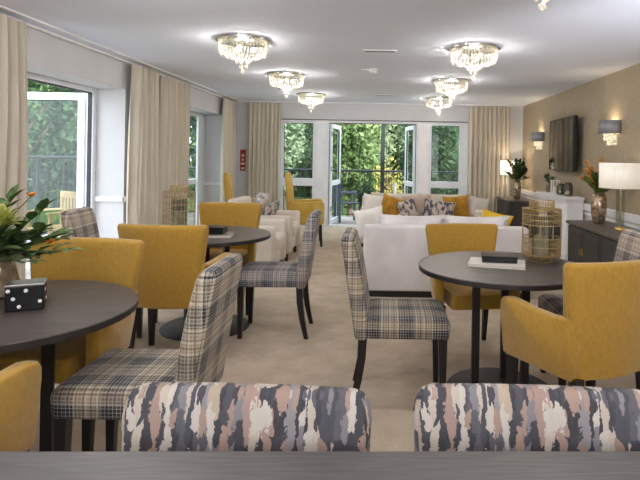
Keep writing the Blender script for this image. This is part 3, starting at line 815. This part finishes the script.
# sconces
def sconce(label, y):
    t = thing('wall_sconce', label, 'wall light', (XR, y, 1.68), 0, 'crystal wall sconces with grey shades')
    obj('back_plate', B(-.018, 0, -.05, .05, .0, .16, bev=.004), 'chrome', t, smooth=False)
    bm = bmesh.new()
    for zz in ((.03, .19),):
        N = 18; outer = [(-.18*math.sin(PI*i/N)**.8, -.17*math.cos(PI*i/N)) for i in range(N+1)]
        for (xa, ya), (xb, yb) in zip(outer, outer[1:]):
            V = [bm.verts.new((xa, ya, zz[0])), bm.verts.new((xb, yb, zz[0])), bm.verts.new((xb, yb, zz[1])), bm.verts.new((xa, ya, zz[1]))]
            bm.faces.new(V)
    bmesh.ops.remove_doubles(bm, verts=bm.verts[:], dist=.0005)
    o = obj('lamp_shade', bm, 'shade_grey', t); md = o.modifiers.new('thickness', 'SOLIDIFY'); md.thickness = .004
    r = random.Random(int(y*10))
    bm = bmesh.new()
    for i in range(26):
        a = PI*(i+.5)/26; rad = .11 if i % 2 else .07; L = .10 if i % 2 else .15
        x = -rad*math.sin(a)-.01; yy = -rad*math.cos(a)
        for k in range(int(L/.03)):
            bmesh.ops.create_icosphere(bm, subdivisions=1, radius=.011, matrix=Matrix.Translation((x, yy, .03-.03*k)) @ Matrix.Scale(1.5, 4, (0, 0, 1)))
    obj('crystal_strands', bm, 'crystal2', t, smooth=False)
    bm = bmesh.new(); bmesh.ops.create_icosphere(bm, subdivisions=2, radius=.02, matrix=Matrix.Translation((-.07, 0, .10))); obj('bulb', bm, 'bulb', t)
    lamp('sconce_light', 'POINT', (XR-.07, y, 1.80), 3.0, (1, .80, .52), .02)
    return t
sconce('crystal wall sconce with grey shade, right of the television', 6.34)
sconce('crystal wall sconce with grey shade, left of the television', 9.3)

# table lamps
def table_lamp(label, loc, shade, e):
    t = thing('table_lamp', label, 'lamp', loc, 0, 'drum-shade table lamps on the sideboards')
    bm = bmesh.new(); lathe(bm, [(.055, 0), (.056, .012), (.05, .022), (.02, .026), (.012, .04)], 28); obj('base', bm, 'brass', t)
    bm = bmesh.new(); lathe(bm, [(.008, .03), (.008, .46), (.014, .465), (.014, .50), (.004, .50)], 12); obj('pole', bm, 'brass', t)
    bm = bmesh.new(); lathe(bm, [(.042, .026), (.042, .40)], 24, cap=False); lathe(bm, [(.045, .40), (.045, .408), (.008, .408)], 24); obj('glass_column', bm, 'clear', t)
    bm = bmesh.new(); lathe(bm, [(.215, .435), (.215, .70)], 48, cap=False)
    s = obj('lamp_shade', bm, shade, t); md = s.modifiers.new('thickness', 'SOLIDIFY'); md.thickness = .004
    bm = bmesh.new()
    for a in (0, 120, 240): tube(bm, [(0, 0, .49), (.213*math.cos(R(a)), .213*math.sin(R(a)), .49)], .002, 5)
    obj('shade_ring', bm, 'brass', t)
    bm = bmesh.new(); bmesh.ops.create_icosphere(bm, subdivisions=2, radius=.028, matrix=Matrix.Translation((0, 0, .53))); obj('bulb', bm, 'bulb' if e > 2 else 'plastic', t)
    if e: lamp('lamp_light', 'POINT', (loc[0], loc[1], loc[2]+.57), e, (1, .82, .58), .03)
    return t
table_lamp('white drum-shade table lamp with brass stem at the right edge', (2.50, 5.62, .67), 'shade', .8)
table_lamp('lit warm table lamp on the far right corner sideboard', (2.42, 10.07, .67), 'shade_on', 4)

# vases and bouquets
def vase(label, loc, prof, mat, name='vase'):
    t = tag(obj(name, (lambda bm: lathe(bm, prof, 36))(bmesh.new()), mat), label, 'vase'); t.location = loc; return t
VP = [(.05, 0), (.066, .02), (.082, .10), (.088, .20), (.084, .28), (.066, .335), (.054, .345), (.058, .355), (.052, .355), (.048, .335), (.05, .1), (.01, .09)]
vase('hammered bronze vase of orange flowers beside the white table lamp', (2.48, 6.13, .67), VP, 'bronze')
vase('bronze vase of green leaves on the far right corner sideboard', (2.42, 9.66, .67), [(r_*.85, z_*1.02) for r_, z_ in VP], 'bronze')
vase('smoky glass vase at the left edge holding green foliage', (-1.665, 2.30, .749), [(.05, 0), (.075, .015), (.085, .07), (.07, .14), (.045, .185), (.05, .20), (.044, .2), (.038, .185), (.06, .13), (.07, .06), (.01, .02)], 'smoke')

def branch(bm, base, tip, n, L, W, r, sag=.02):
    base = Vector(base); tip = Vector(tip); mid = (base+tip)/2 + Vector((0, 0, sag*2))
    pts = [base, mid, tip]; tube(bm, pts, .003, 5)
    for j in range(n):
        f = .3 + .7*j/(n-1); p = base*(1-f)**2 + mid*2*f*(1-f) + tip*f*f
        dd = (tip-base).normalized(); side = dd.cross(Vector((0, 0, 1))).normalized()*(1 if j % 2 else -1)
        sweep_leaf(bm, p, dd*.7 + side*r.uniform(.5, .9) + Vector((0, 0, r.uniform(-.2, .5))), Vector((0, 0, 1)), L*r.uniform(.8, 1.15), W*r.uniform(.85, 1.15))
    sweep_leaf(bm, tip, tip-base, Vector((0, 0, 1)), L, W)

# left bouquet
b = thing('bouquet', 'arrangement of green foliage with a pale protea and orange flowers, left table', 'flowers', (-1.685, 2.28, .94))
r = random.Random(11)
for (dx, dy, dz, n, mt) in ((.26, -.05, .13, 7, 'leafI'), (.33, .0, .02, 8, 'leafE'), (.22, -.1, -.02, 6, 'leafE'), (.2, .05, .22, 7, 'leafI'), (.06, -.16, .2, 7, 'leafI'), (-.08, -.1, .22, 7, 'leafE'),
                        (.3, -.03, .09, 8, 'leafI'), (.14, -.15, .06, 6, 'leafE'), (.02, .1, .26, 7, 'leafI'), (-.2, .0, .14, 7, 'leafI'), (.24, .1, .06, 7, 'leafI'), (.1, -.1, .15, 7, 'leafI'), (.17, -.12, .11, 6, 'leafI'), (-.02, -.18, .08, 6, 'leafE'), (-.12, -.14, .05, 6, 'leafE')):
    bm = bmesh.new(); branch(bm, (0, 0, -.06), (dx*.95, dy*.95, dz*.8), n+1, .10, .052, r); obj('branch', bm, mt, b)
bm = bmesh.new()
for k in range(60):
    ph = math.acos(1-1.3*(k+.5)/60); th = k*2.4; d_ = Vector((math.sin(ph)*math.cos(th), math.sin(ph)*math.sin(th), math.cos(ph)))
    sweep_leaf(bm, Vector((.16, -.17, .15)) + d_*.03, d_ + Vector((0, 0, .5)), Vector((0, 0, 1)) if abs(d_.z) < .9 else Vector((1, 0, 0)), .062, .030)
obj('protea_bloom', bm, 'protea', b)
for px_, py_, pz_ in ((.19, -.02, .25), (.30, -.06, .06), (-.08, -.12, .23)):
    bm = bmesh.new(); tube(bm, [(0, 0, -.02), (px_*.6, py_*.6, pz_*.7), (px_, py_, pz_)], .0025, 5); st = obj('stem', bm, 'stem', b)
    bm = bmesh.new()
    for k in range(9):
        a = k*2.4; sweep_leaf(bm, Vector((px_, py_, pz_)), Vector((math.cos(a), math.sin(a), .3+.1*k)), Vector((0, 0, 1)), .034, .018)
    obj('orange_bloom', bm, 'orange', b)
# orange snapdragons beside the lamp
for k in range(20):
    a = r.uniform(-2.6, .9); q = r.uniform(.08, .2); bm = bmesh.new(); branch(bm, (0, 0, -.05), (q*math.cos(a), q*math.sin(a), r.uniform(-.03, .15)), 8, .085, .052, r); obj('branch', bm, 'leafE' if k % 2 else 'leafI', b)
b = thing('bouquet', 'orange blossom and green leaf arrangement in the bronze vase by the lamp', 'flowers', (2.48, 6.13, 1.01))
r = random.Random(5)
for k in range(18):
    a = r.uniform(0, 6.28); s_ = r.uniform(.05, .17); bm = bmesh.new(); branch(bm, (0, 0, -.05), (s_*math.cos(a), s_*math.sin(a), r.uniform(.03, .2)), 7, .10, .05, r); obj('branch', bm, 'leafF' if k % 3 else 'leafI', b)
for k, (dx, dy, dz) in enumerate(((-.13, .06, .36), (-.17, -.02, .27), (-.09, .0, .3), (.02, -.02, .40), (.05, .08, .34), (-.2, .03, .18), (.12, -.05, .30), (-.14, -.08, .2))):
    bm = bmesh.new(); tip = Vector((dx, dy, dz)); tube(bm, [(0, 0, -.05), tip*.55+Vector((0, 0, .04)), tip], .003, 5); obj('stem', bm, 'stem', b)
    bm = bmesh.new()
    for j in range(30):
        f = .45 + .6*j/30; p = tip*f + Vector((0, 0, .03*(1-f)))
        aa = j*2.4; sweep_leaf(bm, p, Vector((math.cos(aa), math.sin(aa), .5)), Vector((0, 0, 1)), .05, .036)
    obj('flower_spike', bm, 'apricot', b)
b = thing('bouquet', 'dark green leafy arrangement in the bronze vase, far right corner', 'flowers', (2.42, 9.66, 1.01))
for k in range(26):
    a = r.uniform(0, 6.28); s_ = r.uniform(.05, .2); bm = bmesh.new(); branch(bm, (0, 0, -.04), (s_*math.cos(a), s_*math.sin(a), r.uniform(.0, .32)), 8, .12, .065, r); obj('branch', bm, 'leafI', b)
for dx, dz in ((-.12, .32), (.1, .34)):
    bm = bmesh.new()
    for j in range(14):
        aa = j*2.4; sweep_leaf(bm, Vector((dx, 0, dz+.01*j)), Vector((math.cos(aa), math.sin(aa), .4)), Vector((0, 0, 1)), .035, .024)
    tube(bm, [(0, 0, 0), (dx*.7, 0, dz*.7), (dx, 0, dz)], .003, 5)
    obj('flower_spike', bm, 'orange', b)

# ------------------------------------------------------------ lanterns
def lantern(label, loc, rz, tiers, k):
    t = thing('candle_lantern', label, 'lantern', loc, rz, 'gold wire candle lanterns on the tables')
    def cage(name, r0, z0, z1, n, rad, hoops, mat='mesh_gold'):
        z0 *= k; z1 *= k
        bm = bmesh.new()
        for i in range(n):
            a = 2*PI*i/n; tube(bm, [(r0*math.cos(a), r0*math.sin(a), z0), (r0*math.cos(a), r0*math.sin(a), z1)], rad, 4)
        for h_ in range(hoops):
            z = z0 + (z1-z0)*h_/(hoops-1)
            lathe(bm, [(r0-.0022, z-.0022), (r0+.0022, z-.0022), (r0+.0022, z+.0022), (r0-.0022, z+.0022), (r0-.0022, z-.0022)], 32, cap=False)
        return obj(name, bm, mat, t, smooth=False)
    for row in tiers: cage(*row)
    for z in (.045*k, .36*k):
        bm = bmesh.new()
        N = 32; ri, ro = .070, .121
        rings = [[(rr*math.cos(2*PI*i/N), rr*math.sin(2*PI*i/N), zz) for i in range(N)] for rr, zz in ((ri, z-.002), (ro, z-.002), (ro, z+.002), (ri, z+.002), (ri, z-.002))]
        loft(bm, rings, cap=False)
        obj('shoulder_ring', bm, 'gold', t)
    bm = bmesh.new(); lathe(bm, [(.072, 0), (.072, .004), (.005, .004)], 28); obj('floor_plate', bm, 'gold', t)
    bm = bmesh.new(); lathe(bm, [(.055, .006), (.06, .01), (.06, .28), (.057, .28), (.057, .012), (.005, .01)], 28); obj('glass_cylinder', bm, 'clear', t)
    bm = bmesh.new(); lathe(bm, [(.044, .013), (.044, .155), (.040, .16), (.005, .158)], 24); c = obj('candle', bm, 'candle', t)
    bm = bmesh.new(); tube(bm, [(0, 0, .157), (0, 0, .173)], .0015, 5); obj('wick', bm, 'black', c)
    return t
lantern('tiered gold wire candle lantern on the right round table beside the book', (1.0, 3.36, .749), 0,
    [('base_ring', .072, .003, .045, 20, .0014, 3), ('lower_band', .118, .045, .165, 64, .0013, 3), ('middle_bars', .120, .165, .255, 10, .0024, 2), ('upper_band', .118, .255, .36, 72, .0013, 4), ('collar', .076, .36, .415, 44, .0016, 3)], .91)
lantern('round gold wire candle lantern on the left table near the windows', (-1.645, 4.30, .749), .4,
    [('base_ring', .072, .003, .045, 20, .0014, 2), ('wire_cage', .124, .045, .36, 34, .0014, 7), ('collar', .070, .36, .41, 26, .0018, 3)], .92)

# book and boxes
def book(label, loc, rz, w, d, h, mat='paper'):
    t = thing('book', label, 'book', loc, rz)
    obj('cover', (lambda bm: (box(bm, -w/2, w/2, -d/2, d/2, 0, .003), box(bm, -w/2, w/2, -d/2, d/2, h-.003, h), box(bm, -w/2, -w/2+.003, -d/2, d/2, 0, h), bm)[-1])(bmesh.new()), mat, t, smooth=False)
    obj('page_block', B(-w/2+.003, w/2-.005, -d/2+.005, d/2-.005, .003, h-.003), 'pages', t, smooth=False)
    return t
book('flat pale hardback book under the black box on the right table', (.69, 3.21, .749), R(-14), .33, .22, .018)
def keepsake(label, loc, rz, w, d, h):
    t = thing('box', label, 'box', loc, rz)
    obj('body', B(-w/2, w/2, -d/2, d/2, 0, h*.62, bev=.002), 'gloss_black', t, smooth=False)
    obj('lid', B(-w/2-.002, w/2+.002, -d/2-.002, d/2+.002, h*.66, h, bev=.002), 'gloss_black', t, smooth=False)
    return t
k1 = keepsake('flat glossy black box lying on the pale book, right table', (.705, 3.22, .768), R(-8), .205, .12, .04)
book('grey book under the black box on the middle left table', (-1.31, 4.15, .749), R(8), .28, .20, .022, 'silver')
keepsake('glossy black box on the grey book, middle left table', (-1.33, 4.16, .772), R(2), .20, .14, .052)
t = thing('dotted_box', 'black cube-like box with white dots and a silver top, left table', 'box', (-1.44, 2.16, .749), R(27))
obj('body', B(-.066, .066, -.05, .05, 0, .098, bev=.004), 'gloss_black', t, smooth=False)
obj('lid', B(-.068, .068, -.052, .052, .098, .106, bev=.002), 'silver', t, smooth=False)
for x, z in ((-.055, .082), (.004, .080), (-.038, .050), (.052, .034), (-.018, .018)):
    bm = bmesh.new(); bmesh.ops.create_cone(bm, cap_ends=True, segments=16, radius1=.0075, radius2=.0065, depth=.002, matrix=Matrix.Translation((x, -.051, z)) @ Matrix.Rotation(R(90), 4, 'X'))
    obj('dot', bm, 'dotwhite', t)
for y, z in ((-.02, .075), (.02, .03)):
    bm = bmesh.new(); bmesh.ops.create_cone(bm, cap_ends=True, segments=16, radius1=.0075, radius2=.0065, depth=.002, matrix=Matrix.Translation((.067, y, z)) @ Matrix.Rotation(R(90), 4, 'Y'))
    obj('dot', bm, 'dotwhite', t)

# fire notice on the back wall
t = thing('fire_sign', 'narrow red fire notice with pale marks on the far left wall strip', 'sign', (-2.79, YB-.002, 1.08))
obj('panel', B(-.055, .055, -.012, 0, 0, .42, bev=.003), 'red', t, smooth=False)
for z, h_, w_ in ((.30, .05, .05), (.215, .05, .035), (.14, .04, .08), (.05, .04, .07)):
    obj('pictogram', B(-w_/2, w_/2, -.015, -.011, z-.02, z-.02+h_), 'paper', t, smooth=False)

# ------------------------------------------------------------ outside
struct('ground', B(-40, 40, -5, 60, -.6, -.5), 'grass')
struct('terrace_paving', B(-1.0-5.0, XF-.04, 1.0, 13, -.14, -.04), 'decking')
struct('balcony_deck', B(-6.0, 6, YB+.26, 12.6, -.14, -.02), 'decking')
def railing(label, p0, p1, h, nb, nposts):
    t = thing('balcony_railing', label, 'railing', (0, 0, -.04))
    p0 = Vector(p0); p1 = Vector(p1)
    def at(f, z): q = p0.lerp(p1, f); return (q.x, q.y, z)
    bm = bmesh.new(); tube(bm, [at(0, h), at(1, h)], .024, 10); obj('top_rail', bm, 'rail', t)
    bm = bmesh.new(); tube(bm, [at(0, .12), at(1, .12)], .015, 8); obj('bottom_rail', bm, 'rail', t)
    for i in range(nposts):
        bm = bmesh.new(); tube(bm, [at(i/(nposts-1), 0), at(i/(nposts-1), h)], .022, 8); obj('post', bm, 'rail', t)
    for i in range(nb):
        f = (i+.5)/nb; bm = bmesh.new(); tube(bm, [at(f, .12), at(f, h)], .007, 6); obj('baluster', bm, 'rail', t)
    return t
railing('dark metal balcony railing beyond the garden doors', (-5.2, 12.2), (5.2, 12.2), 1.12, 84, 6)
railing('dark metal terrace railing beyond the open left door', (-5.4, 4.5), (-5.4, 12.1), 1.34, 50, 5)
t = tag(obj('balcony_post', B(-.045, .045, -.045, .045, -.02, 2.9, bev=.004), 'post', smooth=False), 'dark vertical post on the balcony in the middle of the garden doors', 'post'); t.location = (-.03, 12.05, 0)

def garden_chair(name, label, loc, rz, mat, h=.85, w=.5):
    t = thing(name, label, 'chair', loc, rz)
    k = w/2
    for sx in (-1, 1):
        obj('leg', B(sx*k-.022, sx*k+.022, .20, .244, 0, .62, bev=.004), mat, t, smooth=False)
        obj('leg', B(sx*k-.022, sx*k+.022, -.25, -.206, 0, h, bev=.004), mat, t, smooth=False)
        obj('arm', B(sx*k-.035, sx*k+.035, -.24, .27, .62, .645, bev=.006), mat, t, smooth=False)
    bm = bmesh.new()
    for i in range(6): y = -.2+i*.078; box(bm, -k+.02, k-.02, y, y+.06, .40, .42)
    obj('seat', bm, mat, t, smooth=False)
    bm = bmesh.new(); box(bm, -k+.02, k-.02, -.245, -.21, h-.09, h); box(bm, -k+.02, k-.02, -.245, -.21, .46, .51)
    for i in range(6): x = -k+.05+i*(w-.15)/5; box(bm, x, x+.05, -.24, -.215, .5, h-.08)
    obj('backrest', bm, mat, t, smooth=False)
    return t
garden_chair('garden_chair', 'pale wooden garden chair on the terrace outside the left door', (-4.38, 7.15, -.04), R(150), 'teak', .88, .55)
garden_chair('balcony_chair', 'dark grey slatted chair outside on the balcony beyond the garden doors', (-.78, 11.62, -.02), R(-70), 'rattan', .84, .42)

def foliage(bm, c, rad, n, s, r, flat=1):
    for _ in range(n):
        while True:
            v = Vector((r.uniform(-1, 1), r.uniform(-1, 1), r.uniform(-1, 1)))
            if .35 < v.length < 1: break
        p = Vector((c[0]+v.x*rad[0], c[1]+v.y*rad[1], c[2]+v.z*rad[2]))
        a = Vector((r.uniform(-1, 1), r.uniform(-1, 1), r.uniform(-1, 1))).normalized(); b_ = a.orthogonal().normalized(); q = s*r.uniform(.6, 1.3)
        V = [bm.verts.new(p + a*q*.6), bm.verts.new(p + b_*q*.3), bm.verts.new(p - a*q*.6), bm.verts.new(p - b_*q*.3)]
        bm.faces.new(V)
def tree(label, x, y, h, rad, mat, seed, n=2200, s=.13, trunk='bark', zc=None, group='trees and shrubs beyond the windows'):
    r = random.Random(seed)
    t = thing('garden_tree', label, 'tree', (x, y, -.5), 0, group)
    bm = bmesh.new(); pts = [(0, 0, 0), (.05, .0, h*.4), (.0, .05, h*.9)]; tube(bm, pts, .09, 8, r1=.04)
    for k in range(5):
        a = k*1.3; tube(bm, [(0, 0, h*(.35+.1*k)), (rad*.5*math.cos(a), rad*.5*math.sin(a), h*(.5+.1*k))], .03, 6)
    obj('trunk', bm, trunk, t)
    bm = bmesh.new(); zc = h*.62 if zc is None else zc
    foliage(bm, (0, 0, zc), (rad, rad*.8, h*.5), n//2, s, r)
    for k in range(6):
        a = r.uniform(0, 6.28); q = r.uniform(.4, .8)*rad
        foliage(bm, (q*math.cos(a), q*math.sin(a), zc + r.uniform(-.35, .35)*h), (rad*.45, rad*.45, h*.16), n//12, s*.9, r)
    obj('foliage', bm, mat, t)
    return t
T = [('pale green bushy tree close beyond the left garden window', -3.05, 14.6, 4.2, .85, 'leafB'), ('mid green leafy tree close behind the left half of the open doors', -.92, 14.6, 4.0, .85, 'leafA'),
     ('dark green tree close behind the right half of the open doors', 1.22, 14.6, 4.0, .85, 'leafC'), ('pale green tree close beyond the right garden window', 3.35, 14.6, 4.2, .85, 'leafB'),
     ('dark evergreen tree in the second row behind the left garden window', -3.2, 17.3, 4.8, 1.0, 'leafC'), ('pale green tree in the second row seen between the doors', -.55, 17.3, 4.6, 1.0, 'leafB'),
     ('mid green tree in the second row right of the balcony post', 2.1, 17.3, 4.8, 1.0, 'leafA'), ('dark tree in the second row beyond the right curtain', 4.75, 17.3, 4.8, 1.0, 'leafC'),
     ('tall green tree at the far back of the garden, left', -5.8, 21.5, 6.0, 1.5, 'leafA'), ('tall green tree at the far back of the garden, left of centre', -2.0, 21.5, 6.0, 1.5, 'leafA'), ('tall pale tree at the far back of the garden, right of centre', 1.8, 21.5, 6.0, 1.5, 'leafB'), ('tall green tree at the far back of the garden, right', 5.6, 21.5, 6.0, 1.5, 'leafA'),
     ('dark green tree seen high through the open left terrace door', -7.0, 10.3, 4.8, 1.1, 'leafC'), ('mid green tree seen through the glass of the left terrace door', -9.6, 13.2, 5.4, 1.3, 'leafA'), ('bushy green tree at the near left of the terrace', -7.3, 7.2, 4.8, 1.1, 'leafA'),
     ('green tree behind the terrace seen through the narrow second left window', -6.6, 13.4, 5.0, 1.1, 'leafA'), ('dark tree far left behind the terrace', -11.0, 8.6, 5.2, 1.2, 'leafC')]
for i, (lab, x, y, h, rad, mt) in enumerate(T): tree(lab, x, y, h, rad, mt, 30+i, n=3600, s=.14 if y < 19 else .24)
def hedge(label, p0, p1, h, n, s, seed, mat):
    r = random.Random(seed); t = thing('garden_hedge', label, 'hedge', ((p0[0]+p1[0])/2, (p0[1]+p1[1])/2, -.5)); bm = bmesh.new()
    d = Vector((p1[0]-p0[0], p1[1]-p0[1], 0))
    for _ in range(n):
        f = r.random()-.5; z = r.random()**.85*h*(.93+.07*math.sin(f*40)); p = d*f + Vector((r.uniform(-.45, .45), r.uniform(-.45, .45), z))
        a = Vector((r.uniform(-1, 1), r.uniform(-1, 1), r.uniform(-1, 1))).normalized(); b_ = a.orthogonal().normalized(); q = s*r.uniform(.6, 1.3)
        V = [bm.verts.new(p + a*q*.6), bm.verts.new(p + b_*q*.35), bm.verts.new(p - a*q*.6), bm.verts.new(p - b_*q*.35)]; bm.faces.new(V)
    obj('foliage', bm, mat, t)
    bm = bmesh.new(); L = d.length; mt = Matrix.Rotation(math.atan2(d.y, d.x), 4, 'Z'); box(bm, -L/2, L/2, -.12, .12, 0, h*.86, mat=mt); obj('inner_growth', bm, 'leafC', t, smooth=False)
hedge('tall green boundary hedge beyond the trees behind the garden doors', (-9, 25), (9, 25), 6.0, 9000, .34, 5, 'leafA')
hedge('tall dark boundary hedge beyond the left terrace', (-15.5, 10), (-8.5, 23), 6.6, 9000, .30, 6, 'leafC')
tree('yellow-leaved shrub right of the balcony post', .15, 13.0, 1.75, .36, 'leafY', 77, n=700, s=.09)
t = tag(obj('garden_post', (lambda bm: tube(bm, [(0, 0, 0), (0, 0, 1.3)], .04, 10, r1=.035))(bmesh.new()), 'birch'), 'short pale post outside, right of the dark balcony post', 'post'); t.location = (.27, 12.5, -.5)
t = thing('planter', 'grey planter on the balcony beside the dark chair', 'planter', (-.36, 11.2, -.02)); bm = bmesh.new(); lathe(bm, [(.12, 0), (.16, .3), (.165, .32), (.145, .32), (.14, .28), (.01, .28)], 24); obj('pot_body', bm, 'terrace_pot', t)
t = thing('planter_shrub', 'dark green shrub growing in the balcony planter', 'shrub', (-.36, 11.2, .26)); bm = bmesh.new(); foliage(bm, (0, 0, .3), (.2, .2, .28), 420, .07, random.Random(4)); obj('foliage', bm, 'leafC', t); bm = bmesh.new(); tube(bm, [(0, 0, 0), (0, 0, .3)], .02, 6); obj('stem', bm, 'bark', t)

# ------------------------------------------------------------ light
w = bpy.data.worlds.new('World'); scene.world = w; w.use_nodes = True
nt = w.node_tree; bg = nt.nodes['Background']; bg.inputs[0].default_value = (.86, .92, 1.0, 1); bg.inputs[1].default_value = 2.7
lamp('sun', 'SUN', (0, 0, 10), 4.5, (1, .95, .86), rot=(R(48), 0, R(28)))
def portal(loc, rot, sx, sy):
    o = lamp('window_portal', 'AREA', loc, 1, rot=rot, sx=sx, sy=sy); o.data.cycles.is_portal = True
portal((-.2, YB+.23, 1.05), (R(-90), 0, 0), 3.72, 2.1)
portal((XF-.06, 5.0, 1.05), (0, R(-90), 0), 2.1, 2.4)
portal((XF-.06, 8.94, 1.05), (0, R(-90), 0), 2.1, 1.98)
# unseen area lamps added behind the viewer as fill
lamp('rear_fill_light', 'AREA', (0, -2.35, 1.5), 48, (.97, .98, 1), rot=(R(90), 0, 0), sx=4.8, sy=1.9)
lamp('rear_ceiling_fill', 'AREA', (0, -.6, CEIL-.03), 12, (1, .95, .9), rot=(0, 0, 0), sx=4.5, sy=2.0)
for x, y in ((-1.33, 2.8), (-1.33, .7), (.84, .9)):  # unseen fill points added along the chandelier rows, no fittings built
    lamp('chandelier_or_fill_light', 'POINT', (x, y, CEIL-.25), 14, (1, .95, .9), .06)

# spot added out of view to brighten the ceiling on the right
o = lamp('ceiling_fill_spot', 'SPOT', (2.35, 2.2, 1.35), 120, (.98, .98, 1))
o.data.spot_size = R(60); o.data.spot_blend = 1; o.data.shadow_soft_size = .12
o.rotation_euler = (Vector((1.8, 4.15, CEIL)) - Vector((2.35, 2.2, 1.35))).to_track_quat('-Z', 'Y').to_euler()

# ------------------------------------------------------------ camera
cam = bpy.data.cameras.new('Camera'); co = bpy.data.objects.new('Camera', cam); col.objects.link(co)
cam.sensor_width = 36; cam.lens = 533/640*36; cam.shift_x = -.1; cam.shift_y = -82/640; cam.clip_start = .05
co.location = (0, 0, 1.38)
co.rotation_euler = (Matrix.Rotation(PI/2, 4, 'X') @ Matrix.Rotation(.017, 4, 'Z')).to_euler()
scene.camera = co
scene.view_settings.view_transform = 'Standard'
scene.view_settings.look = 'None'
scene.view_settings.exposure = .80
scene.cycles.use_denoising = True
scene.cycles.max_bounces = 10
scene.cycles.diffuse_bounces = 5
scene.cycles.transparent_max_bounces = 24
scene.cycles.sample_clamp_indirect = 6
